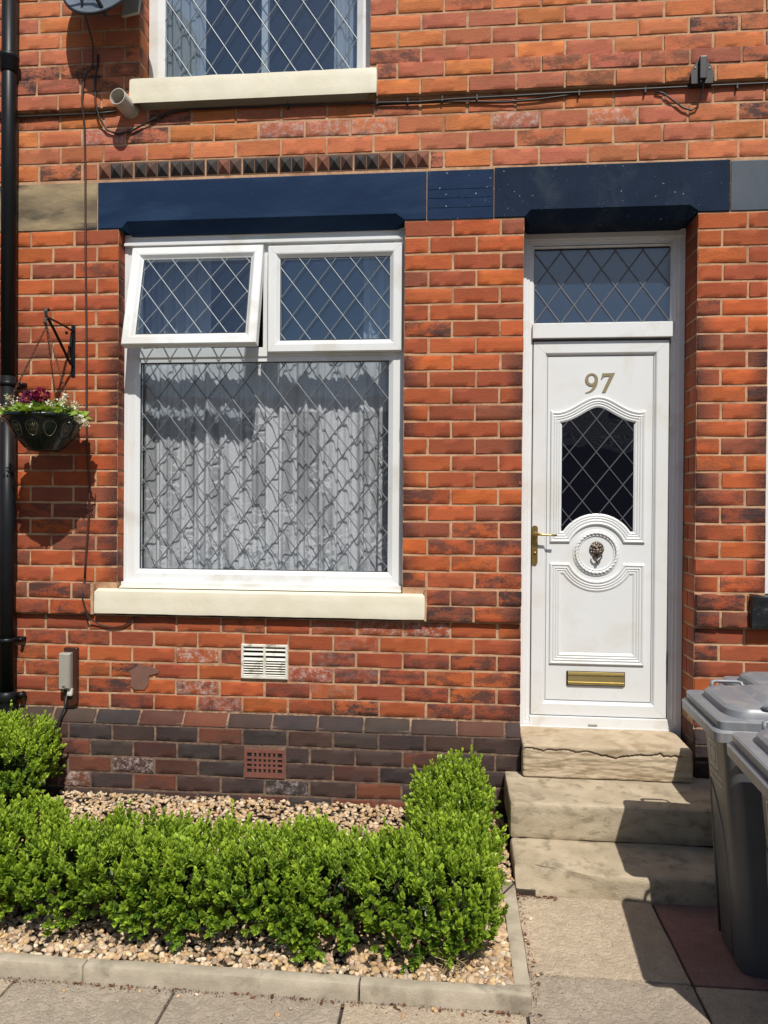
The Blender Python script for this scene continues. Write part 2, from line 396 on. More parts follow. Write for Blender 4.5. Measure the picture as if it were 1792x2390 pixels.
fl.build('pavement', M['flag'], kind='structure', fixn=False); fg.build('pavement', M['flag_grey'], kind='structure', fixn=False)
fr_.build('path', M['flag_red'], kind='structure', fixn=False)

kb = MB()
for i, (a, b) in enumerate(((-3.2, -2.42), (-2.418, -1.246), (-1.244, -.301), (-.299, .262))):
    rough_box(kb, a, b, -1.522, -1.472, GZ-.05, -1.563, .008, .004, .012, seed=i, scale=12)
rough_box(kb, .205, .262, -1.468, -.79, GZ-.05, -1.558, .010, .003, .012, seed=9, scale=12)
kb.build('kerb', M['kerb'], kind='structure', fixn=False)
g = MB(); g.box(-3.2, .205, -1.47, -.02, -1.60, -1.588); g.box(.205, .35, -.78, -.03, -1.63, -1.60); g.build('soil', M['soil'], kind='structure')

# steps
def crack_fn(p, ax, d):
    if d.y > -.3 or p.y > -.05: return p
    t = (p.x-.36)/.8
    cz = -1.212-.014*t-.024*max(0, 1-abs(t-.56)/.16)+.012*noise.noise(Vector((t*14, 0, 0)))+.007*noise.noise(Vector((t*45, 3, 0)))
    if .0 < t < .97:
        dd = abs(p.z-cz)
        wd = .0042+.0035*abs(noise.noise(Vector((t*9, 7, 0))))
        if dd < wd: p = p+Vector((0, .02*(1-dd/wd), 0))
    lay = noise.noise(Vector((p.x*7, 3, p.z*45)))*.006+noise.noise(Vector((p.x*22, 9, p.z*110)))*.0035
    if p.z < cz: p = p+Vector((0, lay+.003, 0))
    return p
st = thing('stone_steps', (.75, -.4, GZ), 'three worn sandstone steps with a cracked top step leading up to the white door', 'steps')
m = MB(); rough_box(m, .352, 1.185, -.128, .20, -1.357, -1.190, .014, .006, .004, seed=3, fn=crack_fn, scale=8)
m.build('step', M['step'], st, 'top step with a long crack across its rough front face', fixn=False)
m = MB(); rough_box(m, .266, 1.62, -.462, -.01, -1.522, -1.357, .016, .006, .014, seed=5, scale=6); m.build('step', M['step_worn'], st, fixn=False)
def chip_fn(p, ax, d):
    if p.x < .62 and p.y < -.6:
        t = min(1, max(0, (.60-p.x)/.3)); lim = -.775+.10*t+(-1.521-p.z)*-0.0
        if p.z > -1.60: 
            cut = t*.09*max(0, (p.z+1.615)/.1); 
            if p.y < -.775+cut: p = Vector((p.x, -.775+cut+noise.noise(p*30)*.006, p.z))
    return p
m = MB(); rough_box(m, .268, 1.62, -.778, -.44, GZ-.03, -1.521, .020, .007, .014, seed=7, fn=chip_fn, scale=6); m.build('step', M['step_worn'], st, 'bottom step with a chipped grey left corner', fixn=False)

# ------------------------------------------------------------------ house: brickwork
house = thing('terraced_house', (0, 0, GZ), 'red brick terraced house with white door numbered 97, cream sills and navy painted lintels', 'house')
OPEN = [(-1.838, -.271, -.60, 1.509), (.349, 1.222, -1.62, 1.509), (-1.722, -.462, 2.155, 4.6), (1.567, 2.7, -.60, 1.509)]
XL, XR, ZT = -3.3, 3.0, 3.45
pal_mid = [(.46, .100, .025), (.42, .085, .025), (.38, .076, .025), (.44, .095, .030), (.36, .075, .028), (.32, .070, .030), (.26, .068, .036)]
pal_up = [(.50, .15, .065), (.46, .135, .07), (.52, .155, .05), (.42, .12, .07), (.48, .14, .06)]
pal_low = [(.38, .082, .028), (.35, .075, .026), (.31, .066, .028), (.42, .095, .026), (.29, .062, .03)]
pal_pl = [(.048, .033, .029), (.032, .029, .030), (.085, .034, .025), (.026, .025, .028), (.060, .033, .027), (.14, .045, .026), (.038, .030, .029)]
W_ = MB()
def brick(mb, O, Uv, V, N, u0, u1, v0, v1, proj, col, flash=0, eff=0, d0=0, d1=0, chamfer=None):
    O, Uv, V, N = Vector(O), Vector(Uv), Vector(V), Vector(N); w = u1-u0; h = v1-v0
    if w < .012 or h < .012: return
    nx = max(2, int(w/.03)); nz = 3; e = .0035
    us = [0, e]+[e+(w-2*e)*i/nx for i in range(1, nx)]+[w-e, w]; vs_ = [0, e]+[e+(h-2*e)*i/nz for i in range(1, nz)]+[h-e, h]
    s_ = rnd.random()*100; a, b = len(us), len(vs_); vs = []; tilt = rnd.uniform(-.0022, .0022)
    for i, u in enumerate(us):
        for j, v in enumerate(vs_):
            eu = i in (0, a-1); ev = j in (0, b-1); uu, vv, n = u, v, proj+tilt*(u/w-.5)*2
            if eu or ev:
                n -= .0035; jt = abs(noise.noise(Vector((u*24+s_, v*24, 0))))*.005
                if eu: uu += (jt if i == 0 else -jt)
                if ev: vv += (jt if j == 0 else -jt)
                if eu and ev: cc = rnd.uniform(.001, .005); uu += cc if i == 0 else -cc; vv += cc if j == 0 else -cc
            else: n += noise.noise(Vector((u*15+s_, v*20, 5)))*.0012
            if chamfer: n += chamfer(v0+vv)
            vs.append(O+Uv*(u0+uu)+V*(v0+vv)+N*n)
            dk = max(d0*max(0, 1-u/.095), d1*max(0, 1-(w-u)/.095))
            if (eu or ev): dk = max(dk, .30+.3*noise.noise(Vector((u*20+s_, v*20, 3))))  # edge darkening: weathering plus the thin edge shadow, put into the colour
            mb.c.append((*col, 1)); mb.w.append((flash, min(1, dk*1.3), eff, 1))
    fs = [(i*b+j, (i+1)*b+j, (i+1)*b+j+1, i*b+j+1) for i in range(a-1) for j in range(b-1)]
    ring = [i*b for i in range(a)]+[(a-1)*b+j for j in range(1, b)]+[i*b+b-1 for i in range(a-2, -1, -1)]+[j for j in range(b-2, 0, -1)]
    base = len(vs); bot = (chamfer(v0) if chamfer else 0)
    for r_ in ring: vs.append(vs[r_]-N*(proj+.014+(.0 if not chamfer else chamfer(v0+h*.5)))); mb.c.append((*col, 1)); mb.w.append((flash, 0, eff, 1))
    nr = len(ring)
    fs += [(ring[k_], base+k_, base+(k_+1) % nr, ring[(k_+1) % nr]) for k_ in range(nr)]
    mb.add(vs, fs, True)

def pick(pal, z, x):
    c = rnd.choice(pal); k_ = rnd.uniform(.86, 1.12); return tuple(min(.7, q*k_*rnd.uniform(.96, 1.04)) for q in c)
def spans(z0, z1, extra=()):
    zc = (z0+z1)/2; iv = [(XL, XR)]
    for a, b, c, d in list(OPEN)+list(extra):
        if c-.004 < zc < d:
            iv = [q for (s_, e) in iv for q in ((s_, min(e, a)), (max(s_, b), e)) if q[1]-q[0] > .02]
    return iv
J = .0095
def course(z0, z1, off, pal, proj=0., extra=(), flashp=.2, effp=0., pitch=.2475, O=(0, 0, 0), offs=None, chamfer=None, gap=J):
    for (a, b) in spans(z0, z1, extra):
        o_ = off
        if offs:
            for (lim0, lim1, oo, pp) in offs:
                if lim0 <= a and b <= lim1: o_ = oo; pitch_ = pp; break
            else: pitch_ = pitch
        else: pitch_ = pitch
        n0 = math.floor((a-o_)/pitch_)
        cuts = [a-gap/2]
        k_ = n0
        while True:
            x = o_+k_*pitch_+rnd.uniform(-.003, .003); k_ += 1
            if x >= b-.035: break
            if x > a+.035: cuts.append(x)
        cuts.append(b+gap/2)
        zj = rnd.uniform(-.0012, .0012)
        for c0, c1 in zip(cuts, cuts[1:]):
            xm = (c0+c1)/2; pl = pal
            col = pick(pl, z0, xm); fl_ = rnd.uniform(.5, 1) if rnd.random() < flashp else (rnd.uniform(0, .35))
            ef = rnd.uniform(.5, 1) if rnd.random() < effp else 0
            d0 = d1 = 0
            zc = (z0+z1)/2
            for oa, ob, oc, od in OPEN:
                if oc < zc < od and zc < 1.0:
                    pr = .85 if zc < .8 else .3
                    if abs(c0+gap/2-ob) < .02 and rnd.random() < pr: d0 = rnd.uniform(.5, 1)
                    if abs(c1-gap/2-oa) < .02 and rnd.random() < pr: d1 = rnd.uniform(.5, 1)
            if -.52 < zc < -.0 and (-2.6 < xm < -1.8 or -.3 < xm < .36) and rnd.random() < .45: fl_ = max(fl_, rnd.uniform(.5, .9))
            if -.68 < xm < -.40 and -1.05 < zc < -.6: ef = .26
            if -.95 < xm < -.3 and 1.95 < zc < 2.12 and rnd.random() < .45: ef = .8
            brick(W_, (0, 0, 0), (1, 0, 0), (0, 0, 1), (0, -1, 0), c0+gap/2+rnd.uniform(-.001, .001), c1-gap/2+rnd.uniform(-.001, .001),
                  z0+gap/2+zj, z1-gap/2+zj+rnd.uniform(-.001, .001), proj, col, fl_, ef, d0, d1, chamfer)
# main storey, 24 courses from the sill string up to the lintels
P = (1.509+.60)/24
for i in range(24):
    z1 = 1.509-i*P; z0 = z1-P; A = i % 2 == 0
    sil = [(-1.975, -.14, -.62, -.43)]
    pj = .028 if i >= 22 else 0
    course(z0, z1, .229 if A else .353, pal_mid, pj, sil, flashp=.95 if i >= 22 else .11,
           offs=[(XL, -1.83, -2.088 if A else -1.962, .2515)])
# below the string
P2 = (1.113-.60)/6
for i in range(6):
    z1 = -.60-i*P2; z0 = z1-P2
    course(z0, z1, .229 if i % 2 == 0 else .353, pal_low, 0, [(-1.137, -.88, -.93, -.74)] if i in (2, 3) else [], flashp=.25+.08*i, effp=.04)
# plinth cap, then the plinth
def cham(v): return max(0, min(.045, (-1.113-v)*.045/.055))
course(-1.19, -1.113, .27, pal_pl, 0, [], .25, .0, .2455, chamfer=cham)
pz = -1.187
for i in range(6):
    z1 = pz-i*.0873; z0 = z1-.0873
    course(z0, z1, .10 if i % 2 == 0 else .222, pal_pl, .045, [(-1.108, -.882, -1.45, -1.29)] if i in (1, 2) else [], .6, .16 if i > 1 else .05, .243)
# above the lintels
for i in range(4):
    z0 = 1.780+i*.0938; z1 = z0+.0938
    ex = [(-1.962, -.138, 1.75, 1.87)] if i == 0 else []
    course(z0, z1, .177 if i % 2 == 0 else .053, pal_up if i else pal_up, 0, ex, .12, 0.04)
for i in range(2):
    z0 = 2.155+i*.0875; course(z0, z0+.0875, .053 if i % 2 == 0 else .177, pal_up, .028, [(-1.757, -.42, 2.14, 2.30)], .75 if i else .3)
for i in range(12):
    z0 = 2.330+i*.088; course(z0, z0+.088, .053 if i % 2 == 0 else .177, pal_up, 0, [], .3 if i < 2 else .16)
# reveals
def reveal(x, nx, z0, z1, depth, P_, zs, pal, dk=.3):
    i = 0; z = zs
    while z-P_ > z0-.002:
        A = i % 2 == 0
        cuts = [0, .115, depth] if A else [0, depth]
        for a, b in zip(cuts, cuts[1:]):
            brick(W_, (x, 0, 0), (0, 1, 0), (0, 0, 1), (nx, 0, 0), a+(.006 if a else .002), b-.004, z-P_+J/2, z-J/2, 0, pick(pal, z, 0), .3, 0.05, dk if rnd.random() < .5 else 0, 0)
        z -= P_; i += 1
reveal(1.222, -1, -1.11, 1.509, .25, P, 1.509, pal_mid)
reveal(1.222, -1, -1.6, -1.11, .25, .0873, -1.10, pal_pl)
reveal(.349, 1, -1.11, 1.509, .25, P, 1.509, pal_mid)
reveal(-1.838, 1, -.44, 1.509, .10, P, 1.509, pal_mid, .9)
reveal(-.271, -1, -.44, 1.509, .10, P, 1.509, pal_mid, .9)
reveal(-1.722, 1, 2.30, 3.4, .16, .088, 3.386, pal_up, .9)
reveal(-.462, -1, 2.30, 3.4, .16, .088, 3.386, pal_up, .3)
reveal(1.567, 1, -.44, 1.509, .10, P, 1.509, pal_mid)
for i in range(5):
    z = -1.187-i*.0873   # plinth return at the door
    brick(W_, (1.222, 0, 0), (0, -1, 0), (0, 0, 1), (-1, 0, 0), .002, .044, z-.0873+J/2, z-J/2, 0, pick(pal_pl, z, 0), .3)
    brick(W_, (.349, 0, 0), (0, -1, 0), (0, 0, 1), (1, 0, 0), .002, .044, z-.0873+J/2, z-J/2, 0, pick(pal_pl, z, 0), .3)
brickwork = W_.build('brick_wall', M['brick'], house, smooth_angle=50)
# mortar bed behind the brick faces (plane with openings, plus reveals)
mt = MB(); RC = .0035
xs = sorted({XL, XR, *[q for o in OPEN for q in o[:2]]}); zs_ = sorted({-1.66, ZT, *[q for o in OPEN for q in o[2:]], 1.559})
for a, b in zip(xs, xs[1:]):
    for c, d in zip(zs_, zs_[1:]):
        if d > ZT or c < -1.67: continue
        xm, zm = (a+b)/2, (c+d)/2
        if any(o[0] < xm < o[1] and o[2] < zm < (o[3]+.05 if o[3] < 2 else o[3]) for o in OPEN): continue
        mt.add([(a, RC, c), (b, RC, c), (b, RC, d), (a, RC, d)], [(0, 1, 2, 3)])
for (x, nx, z0, z1, dp) in ((1.222, -1, -1.66, 1.509, .3), (.349, 1, -1.66, 1.509, .3), (-1.838, 1, -.6, 1.509, .3), (-.271, -1, -.6, 1.509, .3), (-1.722, 1, 2.2, ZT, .3), (-.462, -1, 2.2, ZT, .3), (1.567, 1, -.6, 1.509, .3)):
    mt.add([(x-nx*RC, RC, z0), (x-nx*RC, dp, z0), (x-nx*RC, dp, z1), (x-nx*RC, RC, z1)], [(0, 1, 2, 3)])
for (a, b) in ((XL, .349), (1.222, XR)):
    mt.add([(a, -.045+RC, -1.66), (b-RC, -.045+RC, -1.66), (b-RC, -.045+RC, -1.172), (a, -.045+RC, -1.172), (a, RC, -1.116), (b-RC, RC, -1.116)], [(0, 1, 2, 3), (3, 2, 5, 4)])
for a, b in ((XL, -1.75), (-.425, XR)):
    mt.box(a, b, -.023, .0, 2.16, 2.325)
mt.box(XL, -1.96, -.023, 0., -.595, -.43); mt.box(-.155, .345, -.023, 0., -.595, -.43); mt.box(1.226, 1.50, -.023, 0., -.595, -.43)
mt.build('mortar', M['mortar'], house, fixn=False)

# lintels
def lintel(x0, x1, mat, ch=None, front=-.003, z0=1.511, z1=1.766, label=None, dz=0):
    m = MB(); zt = z1+dz
    if ch: pts = [(x0, z0), (ch[0]-.028, z0), (ch[0], 1.545), (ch[1], 1.545), (ch[1]+.045, z0), (x1, z0)]
    else: pts = [(x0, z0), ((x0+x1)/2, z0), (x1, z0)]
    n = len(pts); rows = [[(x, .3, zt) for x, z in pts], [(x, front+.004, zt) for x, z in pts], [(x, front, zt-.005) for x, z in pts], [(x, front, z+.004) for x, z in pts],
                          [(x, .05 if z > z0 else front+.004, 1.491 if z > z0 else z0) for x, z in pts],
                          [(x, .3, 1.491 if z > z0 else z0) for x, z in pts]]
    vs = [p for r_ in rows for p in r_]
    m.add(vs, [(i*n+k_, i*n+k_+1, (i+1)*n+k_+1, (i+1)*n+k_) for i in range(5) for k_ in range(n-1)])
    for k_ in (0, n-1): m.add([r_[k_] for r_ in rows], [(0, 1, 2, 3, 4, 5)])
    return m.build('lintel', mat, house, label, fixn=False)
lintel(-1.954, -.158, M['navy'], (-1.79, -.318), label='long navy painted stone lintel over the ground floor window')
m = MB(); m.box(-.154, .192, -.002, .25, 1.511, 1.766, .003)
for z in (1.572, 1.622, 1.668): m.box(-.15, .18, -.0035, 0, z, z+.002)
m.build('stone_block', M['navy_chip'], house, 'chipped navy painted block between the two lintels')
lintel(.196, 1.376, M['navy_old'], (.382, 1.180), label='faded navy painted stone lintel over the door', dz=.006)
lintel(1.381, 3.0, M['slate_paint'], (1.60, 2.65), label='grey painted lintel at the right edge', front=-.002)
m = MB(); rough_box(m, -3.3, -1.960, -.003, .1, 1.512, 1.768, .006, .004, .03, seed=8); m.build('stone_block', M['sandstone'], house, 'soot stained bare sandstone block left of the navy lintel', fixn=False)

# diamond course
dm = MB(); x = -1.955; nT = 9; wT = (1.955-.143)/nT
for i in range(nT):
    x0 = x+i*wT; pass
    def addc(vs, fs, col):
        dm.add(vs, fs); dm.c += [(*col, 1)]*len(vs)
    b = MB(); b.box(x0+.003, x0+wT-.004, .001, .04, 1.785, 1.872); addc(b.v, b.f, (.20, .11, .07))
    w3 = (wT-.010)/3
    for q in range(3):
        a = x0+.005+q*w3; c_ = a+w3; xm = (a+c_)/2; col = rnd.choice([(.17, .065, .04), (.08, .045, .036), (.035, .03, .028), (.05, .038, .034), (.04, .033, .03)])
        P4 = [(a+.002, -.001, 1.790), (c_-.002, -.001, 1.790), (c_-.002, -.001, 1.866), (a+.002, -.001, 1.866)]
        addc(P4+[(xm, -.026, 1.828)], [(0, 1, 4), (1, 2, 4), (2, 3, 4), (3, 0, 4)], col)
        addc([(a+.002, -.001, 1.790), (c_-.002, -.001, 1.790), (c_-.002, -.001, 1.866), (a+.002, -.001, 1.866), (a+.002, .01, 1.790), (c_-.002, .01, 1.790), (c_-.002, .01, 1.866), (a+.002, .01, 1.866)], [(0, 4, 5, 1), (1, 5, 6, 2), (2, 6, 7, 3), (3, 7, 4, 0)], col)
dm.build('dentil_course', mat_attr('soot_stained_terracotta', .8, .4, 0, .35, 60), house, 'row of small pointed terracotta diamonds above the navy lintel', fixn=False)

# sills
def sill(x0, x1, z0, z1, front, back, label, notch=None):
    m = MB(); rough_box(m, x0, x1, front, back, z0, z1, .007, .003, .02, seed=x0*7, scale=10)
    if notch: m.box(x0+.085, x1-.085, notch, back+.03, z1-.004, z1+.035, .006)
    return m.build('window_sill', M['cream'], house, label, fixn=False)
sill(-1.950, -.150, -.588, -.464, -.042, .02, 'cream painted stone sill under the ground floor window', None)
m = MB(); m.add([(-1.945, -.03, -.466), (-.152, -.03, -.466), (-.152, .004, -.455), (-1.945, .004, -.455), (-1.83, .09, -.425), (-.278, .09, -.425), (-.278, .004, -.450), (-1.83, .004, -.450)], [(0, 1, 2, 3), (7, 6, 5, 4)])
m.build('window_sill', M['cream'], house, 'sloping painted top of the ground floor sill')
sill(-1.756, -.419, 2.157, 2.291, -.06, .03, 'cream painted stone sill under the upper window')
m = MB(); m.box(-1.715, -.47, .0, .2, 2.27, 2.31, .005); m.build('window_sill', M['cream'], house, 'back ledge of the upper sill')
m = MB(); rough_box(m, 1.478, 2.8, -.065, .05, -.595, -.43, .012, .010, .014, seed=4, scale=18); m.build('window_sill', M['black_stone'], house, 'glossy black painted stone sill of the next window at the right edge', fixn=False)

# ------------------------------------------------------------------ windows
def lattice(mb, poly, node, pw, ph, y, w=.0065, h=.0035):
    """diamond leading clipped to a polygon in (x,z)"""
    def inside_segs(p, d):
        ts = []
        n = len(poly)
        for i in range(n):
            a = Vector(poly[i]); b = Vector(poly[(i+1) % n]); e = b-a; den = d.x*e.y-d.y*e.x
            if abs(den) < 1e-9: continue
            t_ = ((a.x-p.x)*e.y-(a.y-p.y)*e.x)/den; u = ((a.x-p.x)*d.y-(a.y-p.y)*d.x)/den
            if 0 <= u < 1: ts.append(t_)
        ts.sort(); return list(zip(ts[::2], ts[1::2]))
    for sgn in (1, -1):
        d = Vector((pw/2, sgn*ph/2)).normalized(); nrm = Vector((-d.y, d.x)); up = 0 if sgn > 0 else .0006
        for k_ in range(-25, 26):
            p = Vector((node[0]+k_*pw, node[1]))
            for t0, t1 in inside_segs(p, d):
                a, b = p+d*t0, p+d*t1; vs = []
                for q in (a, b):
                    for o_, hh in ((-w/2, 0), (-w*.32, h*.8), (0, h), (w*.32, h*.8), (w/2, 0)):
                        vs.append((q.x+nrm.x*o_, y-hh-up, q.y+nrm.y*o_))
                mb.add(vs, [(i, i+1, i+6, i+5) for i in range(4)], False)
def rect(x0, x1, z0, z1): return [(x0, z0), (x0, z1), (x1, z1), (x1, z0)]       # clockwise: right of travel is inwards
def frame4(mb, x0, x1, z0, z1, prof, y):
    """four mitred lengths with a hair-line joint"""
    g_ = .0004
    c = [(x0, z0), (x0, z1), (x1, z1), (x1, z0)]
    W = prof[-1][0]
    for i in range(4):
        a = Vector(c[i]); b = Vector(c[(i+1) % 4]); d = (b-a).normalized(); n_ = Vector((d.y, -d.x)); rows = []
        for (o_, h_) in prof:
            pa = a+n_*o_+d*(o_+g_); pb = b+n_*o_-d*(o_+g_); rows.append(((pa.x, y-h_, pa.y), (pb.x, y-h_, pb.y)))
        vs = [p for r_ in rows for p in r_]
        mb.add(vs, [(2*k_, 2*k_+1, 2*k_+3, 2*k_+2) for k_ in range(len(rows)-1)])
        mb.add([r_[0] for r_ in rows]+[(rows[-1][0][0], y+.03, rows[-1][0][2]), (rows[0][0][0], y+.03, rows[0][0][2])], [tuple(range(len(rows)+2))])
SASH = [(0, -.05), (0, -.004), (.004, 0), (.040, 0), (.046, -.002), (.060, -.016), (.066, -.020), (.066, -.045)]
FRM = [(0, -.07), (0, 0), (.055, 0), (.060, -.003), (.082, -.020), (.082, -.05)]

# ground floor window
win = MB(); YF = .082
frame4(win, -1.836, -.273, -.436, 1.503, [(0, -.07), (0, 0), (.018, 0), (.020, -.004), (.06, -.004), (.066, -.008), (.086, -.022), (.086, -.05)], YF-.004)
win.box(-1.8165, -.2915, YF-.002, YF+.07, .822, .872, .003)               # transom rail
m = MB()
win.box(-1.745, -.30, YF+.006, YF+.07, .795, .822, .002)
win.box(-1.052, -1.005, YF+.002, YF+.07, .873, 1.44, .003)
win.box(-1.83, -.278, YF-.03, YF+.02, 1.435, 1.452, .002)
win.box(-1.832, -.276, YF-.045, YF+.02, -.450, -.420, .003)
window = win.build('window', M['upvc'], house, 'ground floor window with two casements over a large pane')
m = MB(); m.box(-1.752, -.304, .104, .124, -.352, .798); m.build('glass', M['glass_lo'], window)
m = MB()
for a in ((-1.752, -1.747), (-.309, -.304)): m.box(a[0], a[1], .098, .104, -.352, .797)
m.box(-1.747, -.309, .098, .104, -.352, -.348); m.box(-1.747, -.309, .098, .104, .790, .797); m.build('gasket', M['gasket'], window)
m = MB(); lattice(m, rect(-1.748, -.308, -.35, .793), (-1.657, .776), .1435, .183, .104, .0066, .004); m.build('lead_lattice', M['lead'], window)
# right (closed) casement
m = MB(); frame4(m, -1.018, -.289, .838, 1.414, SASH, .048); m.box(-1.017, -.290, .0525, .085, .839, 1.413)if 0 else None
m.build('casement', M['upvc'], window, 'closed right casement')
m = MB(); m.box(-.956, -.350, .068, .092, .900, 1.352); m.build('glass', M['glass'], window)
m = MB(); lattice(m, rect(-.951, -.355, .905, 1.347), (-.816, 1.126), .1385, .179, .068, .0065, .004); m.build('lead_lattice', M['lead_light'], window)
m = MB(); frame4(m, -.953, -.353, .903, 1.349, [(0, 0), (.004, 0)], .0665); m.build('gasket', M['gasket'], window)
# left casement, hung from its top rail and propped open
HM = Matrix.Translation((0, .07, 1.42)) @ Matrix.Rotation(R(-14), 4, 'X') @ Matrix.Translation((0, -.07, -1.42))
m = MB(); frame4(m, -1.781, -1.044, .838, 1.418, SASH, .048); m.xf(HM).build('casement', M['upvc'], window, 'open left casement tilted outwards')
m = MB(); m.box(-1.716, -1.109, .068, .092, .902, 1.354); m.xf(HM).build('glass', M['glass'], window)
m = MB(); lattice(m, rect(-1.712, -1.113, .906, 1.350), (-1.604, 1.236), .1385, .179, .068, .0065, .004); m.xf(HM).build('lead_lattice', M['lead_light'], window)
m = MB(); frame4(m, -1.714, -1.111, .904, 1.352, [(0, 0), (.004, 0)], .0665); frame4(m, -1.755, -1.07, .866, 1.395, [(0, -.02), (0, -.001), (.010, -.001), (.010, -.02)], .094); m.xf(HM).build('gasket', M['gasket'], window)


# upper window
m = MB(); frame4(m, -1.719, -.465, 2.312, 3.9, [(0, -.07), (0, 0), (.05, 0), (.055, -.003), (.085, -.022), (.085, -.05)], .115)
window2 = m.build('window', M['upvc'], house, 'upper floor window with diamond leading')
m = MB(); m.box(-1.64, -.545, .138, .162, 2.392, 3.8); m.build('glass', M['glass'], window2)
m = MB(); lattice(m, rect(-1.635, -.55, 2.396, 3.8), (-1.444, 2.562), .149, .217, .138, .0062, .0035); m.build('lead_lattice', M['lead_light'], window2)
# neighbour window at the right edge
m = MB(); frame4(m, 1.569, 2.69, -.43, 1.503, FRM, .07); m.box(1.6, 2.66, .10, .11, -.40, 1.45)
m.build('window', M['upvc'], house, 'white window frame of the next house at the right edge')

# rooms behind the glass
m = MB()
m.box(XL, XR, .30, .32, 1.52, 2.30); m.box(XL, XR, 3.4, 3.45, -1.7, 3.6); m.box(XL, XR, .30, 3.4, 1.85, 2.0)
m.box(XL, XR, .30, 3.4, -1.3, -1.2); m.box(XL, XR, .28, 3.45, 3.46, 3.6)
m.box(XL-.05, XL, .0, 3.4, -1.7, 3.6); m.box(XR, XR+.05, .0, 3.4, -1.7, 3.6)
m.box(.10, .16, .30, 3.4, -1.2, 1.85); m.box(.15, XR, .26, .30, -1.66, 1.52)
m.build('room', M['room'], house, 'plain plastered rooms seen dimly behind the glass')

def cloth(x0, x1, z0, z1, y, mat, folds, amp, name, label, cat, group=None, seed=0, nx=220, nz=30):
    vs = []; uvs = []
    for i in range(nx+1):
        u = i/nx
        for j in range(nz+1):
            v = j/nz; a = amp*(.6+.4*(1-v))
            ph = u*folds*2*math.pi+seed
            yy = a*(math.sin(ph+1.7*math.sin(ph*.23+seed)+.25*math.sin(v*2.2+u*9))*(.55+.45*math.sin(ph*.19+2*seed))+.35*math.sin(ph*2.3+1+seed+v)) + .006*math.sin(v*4+u*31)
            xx = x0+(x1-x0)*u+.25*a*math.cos(ph*1.1)
            vs.append((xx, y+yy, z0+(z1-z0)*v)); uvs.append((u*(x1-x0)*1.35, v*(z1-z0)))
    fs = [(i*(nz+1)+j, (i+1)*(nz+1)+j, (i+1)*(nz+1)+j+1, i*(nz+1)+j+1) for i in range(nx) for j in range(nz)]
    me = bpy.data.meshes.new(name); me.from_pydata(vs, [], fs); me.polygons.foreach_set('use_smooth', [True]*len(fs))
    ul = me.uv_layers.new(name='UVMap')
    li = np.zeros(len(me.loops), dtype=np.int32); me.loops.foreach_get('vertex_index', li)
    ul.data.foreach_set('uv', np.array(uvs, dtype=np.float32)[li].ravel()); me.materials.append(mat); me.update()
    o = bpy.data.objects.new(name, me); C.objects.link(o); return tag(o, label, cat, group)
cloth(-1.80, -.30, -.42, .82, .250, M['lace'], 17, .030, 'lace_curtain', 'white floral lace net curtain across the large ground floor pane', 'curtain', 'lace curtains', 1)
drape = M['drape'] = None
tt = NT('drape'); dd = tt.n('BsdfDiffuse', {'Color': (.62, .64, .66)}).outputs[0]; tl_ = tt.n('BsdfTranslucent', {'Color': (.5, .52, .55)}).outputs[0]
M['drape'] = tt.done(tt.n('MixShader', {0: .3, 1: dd, 2: tl_}).outputs[0])
cloth(-1.82, -1.42, .80, 1.52, .30, M['drape'], 5, .02, 'curtain', 'pale curtain gathered behind the open left casement', 'curtain', 'curtains at the window sides', 2, 80, 6)
cloth(-.52, -.27, .80, 1.52, .30, M['drape'], 3.5, .02, 'curtain', 'pale curtain gathered behind the closed right casement', 'curtain', 'curtains at the window sides', 3, 60, 6)
cloth(-1.70, -1.45, 2.30, 3.4, .26, M['drape'], 4, .02, 'curtain', 'pale curtain at the left side of the upper window', 'curtain', 'curtains at the window sides', 4, 60, 6)
cloth(-.70, -.48, 2.30, 3.4, .26, M['drape'], 4, .02, 'curtain', 'pale curtain at the right side of the upper window', 'curtain', 'curtains at the window sides', 5, 60, 6)
m = MB(); m.box(-1.10, -1.065, .20, .24, 2.30, 3.4); m.build('window_post', M['upvc'], window2)

# ------------------------------------------------------------------ door
YD = .215
df = MB()
DFR = [(0, -.06), (0, 0), (.030, 0), (.032, -.005), (.048, -.005), (.050, -.012), (.066, -.012), (.066, -.05)]
frame4(df, .352, 1.220, -1.20, 1.500, DFR, YD-.012)
df.box(.417, 1.156, YD-.022, YD+.05, .926, 1.006, .003)
df.box(.352, 1.220, YD-.020, YD+.05, 1.462, 1.502, .003)
df.box(.417, 1.150, YD-.013, YD+.05, -1.215, -1.135, .003); df.box(.353, 1.219, YD-.016, YD+.05, -1.24, -1.188, .002)
dframe = df.build('door_frame', M['upvc'], house)
m = MB(); m.box(.732, .78, YD-.016, YD-.010, -1.180, -1.170, .001); m.build('drain_cap', M['taupe'], dframe)
m = MB(); frame4(m, .416, 1.158, 1.004, 1.430, [(0, -.03), (0, 0), (.004, -.001), (.010, -.008), (.010, -.03)], YD+.002); m.build('glazing_bead', M['upvc'], dframe)
m = MB(); m.box(.424, 1.152, YD+.012, YD+.03, 1.010, 1.412)
tg = m.build('transom_glass', M['glass_frost'], house, 'bluish obscured glass above the door')
m = MB(); lattice(m, rect(.428, 1.148, 1.012, 1.408), (.569, 1.401), .145, .1955, YD+.012, .0085, .005); m.build('lead_lattice', M['lead'], tg)
m = MB(); frame4(m, .425, 1.151, 1.009, 1.413, [(0, 0), (.004, 0)], YD+.0108); m.build('gasket', M['gasket'], tg)

